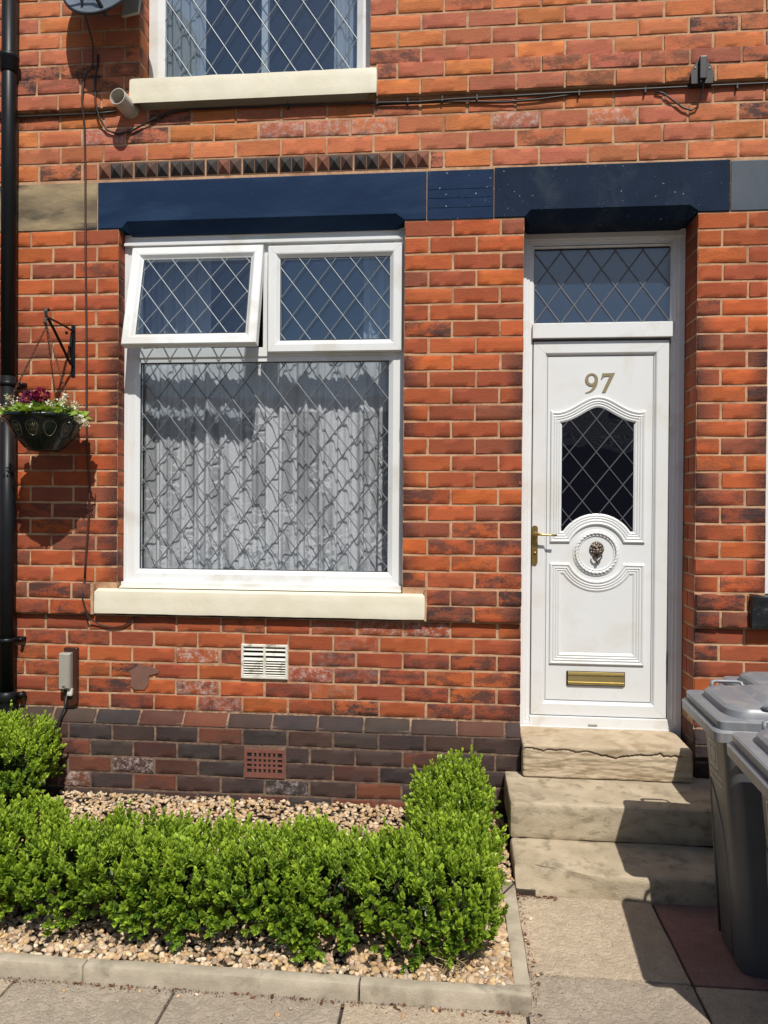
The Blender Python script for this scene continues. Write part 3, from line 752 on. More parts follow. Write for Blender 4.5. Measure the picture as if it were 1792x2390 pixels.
dr = MB()
frame4(dr, .424, 1.145, -1.130, .912, [(0, -.05), (0, -.003), (.003, 0), (.062, 0), (.066, -.002), (.074, -.013), (.078, -.014)], YD)
dr.box(.495, 1.075, YD+.014, YD+.05, -1.062, .845)
door = dr.build('door', M['door'], house, 'white panelled front door')
m = MB(); frame4(m, .5015, 1.0675, -1.050, .8345, [(0, 0), (.0028, 0)], YD+.0125); m.build('gasket', mat_plain('grey_gasket', (.12, .12, .13), .6), door)
YP = YD+.014
cx_, cz_, rr = .772, -.240, .152
def arc(a0, a1, n, r_=rr): return [(cx_+r_*math.cos(R(a0+(a1-a0)*i/n)), cz_+r_*math.sin(R(a0+(a1-a0)*i/n))) for i in range(n+1)]
def eyebrow(x0, x1, zs1, zap, n=28):
    out = []
    for i in range(n+1):
        t = -1+2*i/n; s_ = abs(t)
        out.append(((x0+x1)/2+(x1-x0)/2*t, zs1+(zap-zs1)*(.5+.5*math.cos(math.pi*min(1, s_*1.12)))**1.05+(.006 if s_ > .9 else 0)*(s_-.9)*10))
    return out
a1 = math.degrees(math.asin((.185-.240)/-rr))
up_path = [(.520, -.186)]+eyebrow(.520, 1.028, .530, .615)+[(1.028, -.186)]+arc(a1, 180-a1, 22)
PR = [(0, 0), (.003, .009), (.008, .0115), (.015, .009), (.018, .004), (.021, .0075), (.026, .009), (.030, .007), (.0325, .003), (.035, .0065), (.040, .0075), (.043, .0055), (.0455, .002), (.048, .005), (.053, .006), (.057, .004), (.062, .0015), (.066, -.001)]
mo = MB(); mo.sweep(up_path, PR, YP, True)
lo_path = [(.521, -.852), (.521, -.297)]+[(p[0], p[1]) for p in arc(180+22, 360-22, 26)]+[(1.029, -.297), (1.029, -.852)]
mo.sweep(lo_path, PR, YP, True)
def circ(r_, n=56): return [(cx_+r_*math.cos(-2*math.pi*i/n), cz_+r_*math.sin(-2*math.pi*i/n)) for i in range(n)]
mo.sweep(circ(.127), [(0, 0), (.003, .006), (.007, .003), (.009, .006), (.012, .003)], YP, True, True)
mo.sweep(circ(.100), [(0, .002), (.003, .006), (.006, .006), (.010, .0)], YP, True, True)
vs = []; nR, nr = 132, 8
for i in range(nR):
    a = 2*math.pi*i/nR
    for k_ in range(nr+1):
        q = math.pi*k_/nr; bulge = .0085*(1+.26*math.sin(33*a+q*2.4))
        rad = .1085+bulge*math.cos(q); vs.append((cx_+rad*math.cos(a), YP-.001-bulge*math.sin(q)*1.3, cz_+rad*math.sin(a)))
mo.add(vs, [(i*(nr+1)+k_, i*(nr+1)+k_+1, ((i+1) % nR)*(nr+1)+k_+1, ((i+1) % nR)*(nr+1)+k_) for i in range(nR) for k_ in range(nr)], True)
mo.build('moulding', M['door'], door)
# glass in the door: inner edge of the moulding
def offset_path(path, o_):
    P_ = [Vector(p) for p in path]; n = len(P_); out = []
    for i in range(n):
        a = (P_[i]-P_[i-1]).normalized(); b = (P_[(i+1) % n]-P_[i]).normalized(); na = Vector((a.y, -a.x)); nb = Vector((b.y, -b.x)); mm = na+nb; mm = mm/max(mm.dot(na), .35)
        out.append((P_[i].x+mm.x*o_, P_[i].y+mm.y*o_))
    return out
gp = offset_path(up_path, .060)
gm = MB(); gm.prism(gp, YP-.0012, YP+.004); gdo = gm.build('glass', M['glass_door'], door, 'glass pane with arched top, coloured black for the unlit hall behind')
m = MB(); lattice(m, offset_path(up_path, .064), (.766, .309), .1435, .179, YP-.0014, .0075, .0045); m.build('lead_lattice', mat_plain('dark_lead_came', (.085, .09, .105), .45, metal=.3), door)
# number 97
def q2(px, py): return (.704+(px-510)/(925-510)*(.864-.704), .740-(py-116)/(395-116)*(.740-.631))
nm = MB()
seven = [(752, 118), (730, 202), (742, 204), (757, 180), (780, 165), (850, 160), (744, 391), (796, 386), (924, 116), (905, 119), (768, 123)]
nm.prism([q2(*p) for p in seven], YP-.004, YP+.001)
no, vsr = 40, []
for i in range(no):
    a = 2*math.pi*i/no
    o_ = (600+89*math.cos(a), 210-90*math.sin(a)); i_ = (600+45*math.cos(a)+3*math.sin(a), 203-60*math.sin(a))
    for p in (o_, i_): x_, z_ = q2(*p); vsr += [(x_, YP-.004, z_), (x_, YP+.001, z_)]
nm.add(vsr, [(4*i, 4*i+2, 4*((i+1) % no)+2, 4*((i+1) % no)) for i in range(no)]+[(4*i, 4*((i+1) % no), 4*((i+1) % no)+1, 4*i+1) for i in range(no)]+[(4*i+2, 4*i+3, 4*((i+1) % no)+3, 4*((i+1) % no)+2) for i in range(no)])
tail = [(688, 205), (687, 245), (674, 295), (645, 342), (605, 374), (565, 390), (517, 397), (514, 390), (552, 377), (588, 352), (615, 318), (634, 280), (643, 245), (646, 205)]
nm.prism([q2(*p) for p in tail], YP-.0034, YP+.001)
nm.build('house_number', M['numeral'], door, 'bronze serif numerals reading 97')
# handle
hm = MB(); pl = []
for cxh, czh, a0 in ((.439, -.109, 0), (.439, -.293, 180)):
    for k_ in range(9): a = R(a0+180*k_/8); pl.append((cxh+.0158*math.cos(a), czh+.0158*math.sin(a)))
hm.prism(pl, YD-.007, YD+.0); hm.lathe([(0, -.03), (.011, -.03), (.0125, -.02), (.014, 0)], (.440, YD-.006, -.141), 16, 'y')
hm.tube([(.440, YD-.034, -.141), (.452, YD-.046, -.1405), (.48, YD-.048, -.142), (.515, YD-.048, -.144), (.552, YD-.048, -.146)], [.010, .008, .006, .0052, .006], 10)
hm.lathe([(0, -.008), (.006, -.008), (.007, 0)], (.440, YD-.006, -.243), 14, 'y')
hm.build('handle', M['brass'], door)
# letterplate
lm = MB(); lm.box(.617, .930, YP-.006, YP+.001, -.966, -.887, .003); lp = lm.build('letter_plate', mat_plain('dark_brass_edge', (.05, .032, .02), .4), door)
lm = MB(); x0, x1 = .624, .924
prof = [(-.961, .004), (-.958, .010), (-.955, .010), (-.953, .007), (-.950, .012), (-.946, .012), (-.944, .007), (-.908, .007), (-.906, .012), (-.902, .012), (-.900, .007), (-.897, .010), (-.893, .010), (-.890, .004)]
lm.add([(x, YP-.005-h_, z) for z, h_ in prof for x in (x0, x1)], [(2*i, 2*i+1, 2*i+3, 2*i+2) for i in range(len(prof)-1)]); lm.build('flap', M['brass_bright'], lp)
# lion knocker
km = MB(); nx, nz = 34, 40; kw, kh = .078, .092; kx, kz = .7735, -.224
def G(x, z, cx0, cz0, sx, sz, h_): return h_*math.exp(-((x-cx0)/sx)**2-((z-cz0)/sz)**2)
def lion(x, z):
    ax = abs(x); h_ = .016*max(0, 1-(x**2+z**2))**.5+.003*noise.noise(Vector((x*5, z*5, 2)))*2
    h_ += G(ax, z, .0, -.15, .22, .3, .010)+G(ax, z, .16, -.38, .15, .14, .007)+G(ax, z, 0, -.25, .1, .08, .006)+G(ax, z, .3, .38, .2, .1, .006)-G(ax, z, .3, .2, .12, .08, .008)-G(ax, z, 0, -.58, .2, .09, .012)
    h_ += .0035*math.sin(math.atan2(z, ax)*13)*max(0, (x*x+z*z)**.5-.55)*2+G(ax, z, .8, .62, .16, .16, .006)
    return max(h_, 0)
vs = []
for i in range(nx+1):
    for j in range(nz+1):
        x_ = -1+2*i/nx; z_ = -1+2*j/nz
        rx = x_*math.sqrt(1-z_*z_/2); rz = z_*math.sqrt(1-x_*x_/2); wz = (1 if rz > -.1 else 1-.38*(-rz-.1))
        vs.append((kx+rx*kw/2*wz*1.02, YP-.001-lion(rx, rz), kz+rz*kh/2))
km.add(vs, [(i*(nz+1)+j, (i+1)*(nz+1)+j, (i+1)*(nz+1)+j+1, i*(nz+1)+j+1) for i in range(nx) for j in range(nz)], True)
knock = km.build('knocker', M['iron_dark'], door, 'small dark lion head door knocker')
m = MB(); pts = [(kx+.024*math.cos(R(a)), YP-.020-.004*math.sin(R(a)), kz-.030+.030*math.sin(R(a))) for a in range(170, 371, 10)]
m.tube(pts, .0042, 8); m.lathe([(0, -.012), (.007, -.009), (.009, 0), (.007, .009), (0, .012)], (kx, YP-.016, kz-.062), 12); m.build('ring', M['iron_dark'], knock)

# ------------------------------------------------------------------ wall fittings that belong to the house
m = MB(); x0, x1, z0, z1 = -1.137, -.882, -.926, -.741
frame4(m, x0, x1, z0, z1, [(0, -.01), (0, .010), (.003, .012), (.012, .012), (.014, .006)], 0.)
m.box(-1.016, -1.003, -.009, .0, z0+.01, z1-.01)
for i in range(12):
    z = z0+.018+i*.0135
    for a, b in ((x0+.013, -1.016), (-1.003, x1-.013)):
        big = i >= 6
        if big and i % 2: continue
        zz = z; hh = .017 if big else .008
        m.add([(a, -.009, zz), (b, -.009, zz), (b, .004, zz+hh), (a, .004, zz+hh), (a, -.007, zz-.002), (b, -.007, zz-.002)], [(0, 1, 2, 3), (4, 5, 1, 0)])
vent = m.build('air_vent', M['dirty_white'], house, 'grubby white louvred air vent in the brickwork', fixn=False)
m = MB(); m.box(x0+.005, x1-.005, .0005, .03, z0+.005, z1-.005); m.build('hole_shade', M['void'], vent)  # black block behind the louvres, standing in for the shade there
m = MB(); x0, x1, z0, z1 = -1.106, -.883, -1.443, -1.293; yv = -.045; nxh, nzh = 7, 4
xg = [x0+.016]+[x0+.022+(x1-x0-.044)*i/nxh for i in range(1, nxh)]+[x1-.016]; zg = [z0+.026]+[z0+.026+(z1-z0-.046)*i/nzh for i in range(1, nzh)]+[z1-.018]
m.box(x0+.002, xg[0], yv-.004, yv+.03, z0, z1); m.box(xg[-1], x1-.002, yv-.004, yv+.03, z0, z1); m.box(xg[0], xg[-1], yv-.004, yv+.03, z0, zg[0]); m.box(xg[0], xg[-1], yv-.004, yv+.03, zg[-1], z1)
for x_ in xg[1:-1]: m.box(x_-.0062, x_+.0062, yv-.003, yv+.02, zg[0]-.001, zg[-1]+.001)
for z_ in zg[1:-1]: m.box(xg[0]-.001, xg[-1]+.001, yv-.0035, yv+.019, z_-.0055, z_+.0055)
ab = m.build('air_brick', M['terracotta'], house, 'brown terracotta air brick with square holes in the plinth')
m = MB(); m.box(x0+.006, x1-.006, yv+.0022, yv+.035, z0+.006, z1-.006); m.build('hole_shade', M['void'], ab)  # black block set shallow in the holes in place of their shade
# mortar patch on the wall below the sill
m = MB(); pt = [(-1.755, -.985), (-1.752, -.935), (-1.765, -.905), (-1.72, -.878), (-1.665, -.872), (-1.625, -.885), (-1.595, -.898), (-1.600, -.912), (-1.650, -.925), (-1.655, -.975), (-1.675, -1.005), (-1.735, -1.005)]
m.prism(pt, -.005, .002); m.build('filler_patch', M['patch'], house, 'brown filler patch on the bricks below the sill')

# ------------------------------------------------------------------ things on the wall
# downpipe
dp = thing('drainpipe', (-2.432, -.07, GZ), 'glossy black cast iron drainpipe at the left edge of the wall', 'drainpipe')
m = MB(); px_, py_ = -2.432, -.062
m.tube([(px_, py_, 3.4), (px_, py_, .7)], .0385, 24); m.tube([(px_, py_, .7), (px_, py_, -1.06)], .0395, 24); m.build('pipe', M['black'], dp)
for z, cat_ in ((2.40, 0), (.66, 1), (-.74, 1)):
    m = MB(); m.lathe([(.039, -.05), (.046, -.045), (.046, .02), (.051, .025), (.051, .045), (.045, .05), (.039, .05)] if cat_ == 0 else [(.039, -.012), (.0445, -.011), (.0445, .011), (.039, .012)], (px_, py_, z), 24)
    if cat_: m.box(px_-.06, px_+.075, -.02, -.005, z-.012, z+.012, .003); m.tube([(px_+.065, -.05, z), (px_+.065, .0, z)], .010, 10)
    m.build('collar' if cat_ == 0 else 'bracket', M['black'], dp)
m = MB(); m.lathe([(.040, .0), (.052, -.01), (.052, -.05), (.046, -.055), (.050, -.09), (.050, -.12), (.042, -.14), (.042, -.45)], (px_, py_, -1.02), 24)
m.box(px_-.06, px_+.075, -.03, -.01, -1.06, -1.035, .004); m.lathe([(0, -.02), (.017, -.018), (.017, .018), (0, .02)], (px_+.07, -.035, -1.045), 14, 'y'); m.build('socket', M['black'], dp)

# hanging basket bracket
br = thing('wall_bracket', (-2.09, 0, .84), 'black iron hanging basket bracket with curled hook beside the drainpipe', 'bracket')
def strip(mb, pts, w, th):
    """flat bar in the plane x~const: pts (x,y,z); w along x, th across"""
    rows = []
    for i, p in enumerate(pts):
        p = Vector(p); t_ = (Vector(pts[min(i+1, len(pts)-1)])-Vector(pts[max(i-1, 0)])).normalized(); sx = Vector((1, 0, 0)); n_ = t_.cross(sx).normalized()
        rows.append([p+sx*w/2+n_*th/2, p-sx*w/2+n_*th/2, p-sx*w/2-n_*th/2, p+sx*w/2-n_*th/2])
    mb.loft([[tuple(v) for v in r_] for r_ in rows])
bx = -2.092; tip = (bx-.004, -.27, .968)
m = MB(); m.box(bx-.011, bx+.011, -.006, -.0005, .705, .985, .002); m.build('back_plate', M['black'], br)
m = MB(); strip(m, [(bx, -.006, .955), (bx, -.10, .962), tip], .014, .005); strip(m, [(bx, -.006, .765), (bx, -.03, .77), (bx, -.20, .915), (bx, -.262, .962)], .014, .005)
strip(m, [(bx, -.02, .945), (bx, -.035, .86), (bx, -.02, .79)], .012, .003)
for q in ((-.075, .93), (-.045, .86)): m.lathe([(0, -.003), (.010, 0), (0, .003)], (bx, q[0], q[1]), 6, 'y')
m.build('arm', M['black'], br)
m = MB(); hk = [(bx, -.26+.0, .966)]+[(bx, -.285-.018*math.sin(R(a))+.018, .992+.02*-math.cos(R(a))+.0) for a in range(0, 250, 20)]
strip(m, [(bx, -.262, .96), (bx, -.278, .972), (bx, -.284, .992), (bx, -.276, 1.010), (bx, -.262, 1.010), (bx, -.256, .998)], .016, .005)
strip(m, [(bx, -.264, .966), (bx, -.286, .955), (bx, -.290, .935), (bx, -.278, .922), (bx, -.266, .930)], .016, .005)
m.build('hook', M['iron_dark'], br)
# hanging basket
BX, BY, BZ = -2.106, -.262, .450
hb = thing('hanging_basket', (BX, BY, .28), 'dark green plastic hanging basket with embossed leaves and crimson and white flowers', 'hanging basket')
m = MB(); prof = [(0, -.172), (.085, -.172), (.09, -.165), (.10, -.155), (.145, -.11), (.175, -.065), (.190, -.03), (.198, -.005), (.210, .002), (.212, -.008), (.216, -.006), (.214, .008), (.200, .012), (.192, .0), (.186, -.03), (.0, -.03)]
prof = [(a_*.93, b_) for a_, b_ in prof]; m.lathe(prof, (BX, BY, BZ), 48); m.build('bowl', M['basket'], hb)
m = MB(); mg = MB()
def bowl(a, zt):  # point on the bowl at angle a and height
    zz = [(-.165, .09), (-.155, .10), (-.11, .145), (-.065, .175), (-.03, .190), (-.005, .198)]
    for (z0_, r0), (z1_, r1) in zip(zz, zz[1:]):
        if z0_ <= zt <= z1_: r_ = (r0+(r1-r0)*(zt-z0_)/(z1_-z0_))*.93+.001; break
    else: r_ = .177
    return (BX+r_*math.cos(a), BY+r_*math.sin(a), BZ+zt)
for k_ in range(12):
    a0 = R(k_*30+8)
    for sc in (1., .68):
        L = [bowl(a0+sc*.25*math.sin(R(t_))*(1+.25*math.cos(R(t_))), -.068+sc*.052*(math.cos(R(t_)) if math.cos(R(t_)) > -.3 else -.3-.7*((-math.cos(R(t_))-.3)/.7)**.6)) for t_ in range(0, 361, 15)]
        (m if sc == 1. else mg).tube(L, .0020 if sc == 1. else .0012, 5)
    if k_ % 3 != 1:
        for s_ in (-.09, -.03, .03, .09): mg.tube([bowl(a0+s_-.05, -.045), bowl(a0+s_*.8+.05, -.082)], .0009, 4)
        for s_ in (-.06, .0, .06): mg.tube([bowl(a0+s_+.05, -.045), bowl(a0+s_*.8-.05, -.082)], .0008, 4)
    m.tube([bowl(a0, -.105), bowl(a0+.06, -.13), bowl(a0+.03, -.158)], .0018, 5); m.tube([bowl(a0+.26, -.09), bowl(a0+.2, -.13), bowl(a0+.24, -.158)], .0018, 5)
m.build('relief', M['basket'], hb); mg.build('gold_tracery', M['gold'], hb)
for k_, a in enumerate((100, 225, 340)):
    m = MB(); p0 = Vector((bx, -.274, .918)); p1 = Vector((BX+.195*math.cos(R(a)), BY+.195*math.sin(R(a)), BZ+.005)); d = p1-p0; n = int(d.length/.0125)
    for i in range(n):
        c_ = p0+d*((i+.5)/n); ax = d.normalized(); s_ = ax.cross(Vector((0, 1, 0)) if i % 2 else Vector((1, .3, 0))).normalized()
        m.tube([c_+ax*.009*math.cos(R(t_))+s_*.0052*math.sin(R(t_)) for t_ in range(0, 361, 45)], .0018, 4, False)
    m.build('chain', M['chain'], hb)
m = MB(); m.tube([(bx+.008*math.cos(R(t_)), -.274, .922+.013*math.sin(R(t_))) for t_ in range(0, 361, 30)], .0018, 6, False); m.build('ring', M['iron_dark'], hb)
# planting: leaves and flowers as many small faces
def leaf_verts(n):
    pass
LEAF = np.array([(0, 0, 0), (-.30, .32, .10), (-.36, .62, .10), (0, 1.0, -.04), (.36, .62, .10), (.30, .32, .10), (0, .5, 0)], dtype=float)
LEAFF = np.array([(0, 6, 1), (1, 6, 2), (2, 6, 3), (3, 6, 4), (4, 6, 5), (5, 6, 0)])
def leaves_obj(name, pos, dirs, nrm, length, width, cols, mat, parent=None, **kw):
    """pos,dirs,nrm (n,3); one folded seven-point leaf each"""
    n = len(pos); d = dirs/np.linalg.norm(dirs, axis=1)[:, None]
    s_ = np.cross(d, nrm); s_ /= (np.linalg.norm(s_, axis=1)[:, None]+1e-9); u = np.cross(s_, d)
    V = pos[:, None, :]+(LEAF[None, :, 1, None]*d[:, None, :]*length[:, None, None]+LEAF[None, :, 0, None]*s_[:, None, :]*(width*length)[:, None, None]*2+LEAF[None, :, 2, None]*u[:, None, :]*length[:, None, None])
    V = V.reshape(-1, 3); Fc = (LEAFF[None]+np.arange(n)[:, None, None]*7).reshape(-1, 3)
    off = Vector((0, 0, 0)); q = parent
    while q is not None: off = off+LOC.get(q.name, Vector((0, 0, 0))); q = q.parent
    V = V-np.array(off)
    me = bpy.data.meshes.new(name); me.vertices.add(len(V)); me.vertices.foreach_set('co', V.astype(np.float32).ravel())
    me.loops.add(Fc.size); me.loops.foreach_set('vertex_index', Fc.astype(np.int32).ravel())
    me.polygons.add(len(Fc)); me.polygons.foreach_set('loop_start', np.arange(0, Fc.size, 3, dtype=np.int32)); me.polygons.foreach_set('loop_total', np.full(len(Fc), 3, dtype=np.int32))
    me.update(calc_edges=True); me.polygons.foreach_set('use_smooth', np.ones(len(Fc), dtype=bool))
    at = me.color_attributes.new('Col', 'FLOAT_COLOR', 'POINT')
    at.data.foreach_set('color', np.repeat(np.c_[cols, np.ones(n)], 7, axis=0).astype(np.float32).ravel())
    me.materials.append(mat); o = bpy.data.objects.new(name, me); C.objects.link(o)
    if parent: o.parent = parent
    return tag(o, **kw)
rs = np.random.RandomState(5)
def dome(n, r_, h_, cx0=0, cy0=0, z0=.0):
    a = rs.rand(n)*2*np.pi; q = np.sqrt(rs.rand(n))*r_
    return np.c_[BX+cx0+q*np.cos(a), BY+cy0+q*np.sin(a), BZ+z0+h_*(1-(q/r_)**2)*rs.uniform(.5, 1, n)]
p = dome(420, .19, .06); out = np.c_[p[:, 0]-BX, p[:, 1]-BY, np.full(len(p), .06)]+rs.normal(0, .05, (len(p), 3))
cl = np.array([(.22, .34, .06)])*rs.uniform(.5, 1.4, (420, 1)); leaves_obj('foliage', p, out, rs.normal(0, 1, (420, 3))*.4+np.array([0, -.5, 1]), rs.uniform(.025, .055, 420), np.full(420, .5), cl, M['leaf'], hb)
parts_p, parts_c, parts_d = [], [], []
for (cx0, cy0, z0, r_, n, col) in ((.02, -.07, .10, .038, 170, (.20, .012, .05)), (-.055, -.05, .09, .036, 150, (.12, .012, .06))):
    d = rs.normal(0, 1, (n, 3)); d /= np.linalg.norm(d, axis=1)[:, None]
    parts_p.append(np.array([BX+cx0, BY+cy0, BZ+z0])+d*r_*rs.uniform(.5, 1, (n, 1))); parts_d.append(d+rs.normal(0, .5, (n, 3))); parts_c.append(np.array([col])*rs.uniform(.6, 1.6, (n, 1)))
p = np.concatenate(parts_p); leaves_obj('crimson_flowers', p, np.concatenate(parts_d), rs.normal(0, 1, p.shape), rs.uniform(.014, .022, len(p)), np.full(len(p), .6), np.concatenate(parts_c), M['petal'], hb)
pp, dd_ = [], []
for (cx0, cy0, z0, dx, dz, n) in ((-.19, -.04, .03, -.05, .02, 60), (-.12, -.08, .07, -.03, .03, 50), (.12, -.06, .05, .03, .05, 90), (.16, -.03, .04, .03, .02, 80), (.17, -.06, .0, .06, -.02, 60), (.22, -.02, .0, .01, -.05, 50), (.03, -.17, .01, .0, .02, 20), (-.16, -.08, .0, -.02, -.02, 30), (.09, -.12, .03, .02, .03, 50)):
    pp, dd_ = [], []; t_ = rs.rand(n)[:, None]; pp.append(np.array([BX+cx0, BY+cy0, BZ+z0])+t_*np.array([dx, -.01, dz])+rs.normal(0, .011, (n, 3))); dd_.append(rs.normal(0, 1, (n, 3)))
    p = np.concatenate(pp); leaves_obj('white_blossom', p, np.concatenate(dd_), rs.normal(0, 1, p.shape), rs.uniform(.009, .017, len(p)), np.full(len(p), .5), np.array([(.78, .76, .62)])*rs.uniform(.7, 1.05, (len(p), 1)), M['petal'], hb)

# satellite dish
DX, DY, DZ = -1.835, -.185, 2.775
sd = thing('satellite_dish', (DX, 0, DZ), 'grey metal satellite dish with dark rim high on the wall', 'satellite dish')
Td = Matrix.Translation((DX, DY, DZ)) @ Matrix.Rotation(R(-14), 4, 'X') @ Matrix.Rotation(R(-10), 4, 'Z')
rd = .262
m = MB(); m.lathe([(0, .045), (.08, .041), (.16, .028), (.22, .012), (.252, .0)], (0, 0, 0), 56, 'y'); m.lathe([(0, .049), (.08, .045), (.16, .032), (.22, .016), (.252, .004)], (0, 0, 0), 56, 'y')
m.xf(Td).build('reflector', M['dish'], sd)
m = MB(); m.lathe([(.250, .006), (.250, -.004), (.262, -.004), (.264, .004), (.250, .008)], (0, 0, 0), 56, 'y'); m.xf(Td).build('rim', M['black_plastic'], sd)
m = MB(); m.tube([(.02, .03, -.245), (-.045, -.02, -.12), (-.07, -.15, .0), (-.07, -.25, .06)], .011, 8); m.xf(Td).build('arm', M['black_plastic'], sd)
m = MB(); m.tube([(0, .05, 0), (0, .14, .0), (.05, .185, .02)], .018, 10); m.box(.0, .1, .170, .185, -.10, .10); m.xf(Td).build('mount', M['taupe'], sd)
for q in (-.035, .075):
    m = MB(); m.lathe([(0, -.003), (.006, -.002), (.007, .003)], (q, .018, -.205), 10, 'y'); m.xf(Td).build('bolt', M['black_plastic'], sd)
# cables
m = MB()
m.tube([(-1.93, -.24, 2.9), (-1.945, -.22, 2.62), (-1.972, -.03, 2.50), (-1.985, -.012, 2.40), (-2.02, -.040, 2.315), (-2.03, -.038, 2.20), (-2.028, -.032, 2.15), (-2.030, -.008, 2.07), (-2.024, -.008, 1.80), (-2.021, -.009, 1.36), (-2.014, -.008, .95), (-2.010, -.01, .42), (-2.000, -.010, .20), (-1.990, -.012, .10), (-1.994, -.012, -.05), (-2.012, -.010, -.30), (-2.016, -.012, -.40)], .0056, 8)
tag(m.build('aerial_cable', M['brown_cable']), 'dark brown cable hanging straight down the wall from the satellite dish', 'cable')
m = MB()
m.tube([(-2.016, -.012, -.40), (-2.018, -.036, -.50), (-1.985, -.036, -.61), (-1.93, -.012, -.652), (-1.86, -.010, -.668), (-1.80, -.010, -.660), (-1.755, -.010, -.635), (-1.74, -.010, -.605)], .0042, 8)
tag(m.build('cable', M['cable']), 'thin black cable looping under the left end of the lower sill', 'cable')
m = MB()
m.tube([(-1.955, -.008, 2.46), (-1.957, -.008, 2.40), (-1.958, -.036, 2.32), (-1.955, -.036, 2.18), (-1.94, -.026, 2.11), (-1.90, -.014, 2.045), (-1.84, -.012, 2.020), (-1.76, -.012, 2.035), (-1.66, -.012, 2.085), (-1.56, -.012, 2.125), (-1.45, -.012, 2.138)], .0055, 8)
m.tube([(-1.45, -.012, 2.138), (-.9, -.012, 2.136), (-.42, -.014, 2.128), (-.2, -.016, 2.122), (0, -.014, 2.130), (.3, -.014, 2.133), (.6, -.013, 2.137), (1.06, -.013, 2.140), (1.6, -.013, 2.142), (2.6, -.013, 2.140)], .0055, 8)
m.tube([(-.42, -.008, 2.12), (0., -.010, 2.118), (.25, -.012, 2.105), (.4, -.011, 2.110), (.55, -.009, 2.125), (.62, -.008, 2.135)], .0045, 8)
for x_ in (-.9, -.42, -.26, -.08, .1, .62, .95, 1.4): m.box(x_-.004, x_+.004, -.021, .0, 2.118, 2.146, .001)
tag(m.build('cable_run', M['cable']), 'black cable clipped under the brick string course', 'cable')
m = MB(); m.tube([(-3.2, -.012, 2.138), (-2.45, -.012, 2.136), (-1.95, -.012, 2.137), (-1.85, -.012, 2.145)], .0055, 8)
tag(m.build('cable_run', M['cable']), 'short black cable under the string course left of the grey pipe stub', 'cable')
jb = thing('junction_box', (1.22, 0, 2.2), 'small black pointed cable box on the wall above the door', 'junction box')
m = MB(); pl = [(1.168, 2.137), (1.272, 2.137), (1.274, 2.19), (1.262, 2.225), (1.240, 2.252), (1.226, 2.262), (1.212, 2.262), (1.196, 2.25), (1.176, 2.222), (1.166, 2.19)]
m.prism(pl, -.048, .0); m.build('base', M['black_plastic'], jb)
m = MB(); m.box(1.203, 1.237, -.070, -.047, 2.150, 2.262, .004); m.build('ridge', M['black_plastic'], jb)
m = MB(); m.tube([(1.222, -.055, 2.155), (1.226, -.045, 2.125), (1.222, -.02, 2.075), (1.205, -.014, 2.035), (1.18, -.012, 2.022), (1.14, -.012, 2.035), (1.09, -.012, 2.075), (1.04, -.012, 2.115), (1.0, -.012, 2.125)], .0045, 8); m.build('lead', M['cable'], jb)
for i, (x_, z_) in enumerate(((1.186, 2.215), (1.255, 2.21), (1.215, 2.15))): 
    m = MB(); m.lathe([(0, -.004), (.004, -.003), (.005, 0)], (x_, -.048, z_), 8, 'y'); m.build('screw', M['pvc'], jb)
# overflow pipe stub
m = MB(); m.tube([(-1.770, .01, 2.150), (-1.790, -.125, 2.163)], .045, 28, False); m.tube([(-1.770, .01, 2.150), (-1.790, -.125, 2.163)], .041, 28, False)
e0 = Vector((-1.790, -.125, 2.163)); ax = Vector((-.02, -.135, .013)).normalized(); u_ = ax.cross(Vector((0, 0, 1))).normalized(); w_ = ax.cross(u_); n = 28
m.add([e0+(u_*math.cos(2*math.pi*i/n)+w_*math.sin(2*math.pi*i/n))*r_ for i in range(n) for r_ in (.045, .041)], [(2*i, 2*((i+1) % n), 2*((i+1) % n)+1, 2*i+1) for i in range(n)])
tag(m.build('overflow_pipe', M['pvc'], fixn=False), 'grey plastic pipe stub poking out beside the upper sill', 'pipe')
# meter/telephone box
mb_ = thing('service_box', (-2.09, 0, -.94), 'taupe and brown plastic cable box low on the wall beside the drainpipe', 'cable box')
def sec(x0, x1, z0, z1, r_, y, rb=None):
    out = []
    for cx0, cz0, a0, q in ((x1, z1, 0, r_), (x0, z1, 90, r_), (x0, z0, 180, r_), (x1, z0, 270, rb or r_)):
        cx1 = cx0+(-q if a0 in (0, 270) else q); cz1 = cz0+(-q if a0 in (0, 90) else q)
        for k_ in range(6): a = R(a0+90*k_/5); out.append((cx1+q*math.cos(a), y, cz1+q*math.sin(a)))
    return out
m = MB(); m.loft([sec(-2.128, -2.052, -1.102, -.782, .006, 0, .025), sec(-2.128, -2.052, -1.102, -.782, .006, -.022, .025), sec(-2.125, -2.055, -1.099, -.785, .006, -.026, .025)]); m.build('back_box', M['brown'], mb_)
m = MB(); m.loft([sec(-2.140, -2.075, -1.004, -.806, .005, -.024), sec(-2.140, -2.075, -1.004, -.806, .005, -.052), sec(-2.136, -2.080, -1.000, -.812, .005, -.058)]); m.box(-2.108, -2.078, -.062, -.05, -.995, -.812, .003)
m.build('cover', M['taupe'], mb_)
m = MB(); m.prism([(-2.117, -.984), (-2.105, -.992), (-2.093, -.984), (-2.105, -.986)], -.0625, -.055); m.build('arrow_mark', M['void'], mb_)
m = MB(); m.box(-2.098, -2.070, -.045, -.024, -1.042, -1.002, .008); m.build('white_plug', M['dirty_white'], mb_)
m = MB(); m.tube([(-2.104, -.03, -1.03), (-2.108, -.045, -1.10), (-2.125, -.07, -1.16), (-2.138, -.085, -1.22), (-2.155, -.08, -1.30), (-2.17, -.07, -1.42)], .0062, 8); m.build('lead', M['cable'], mb_)

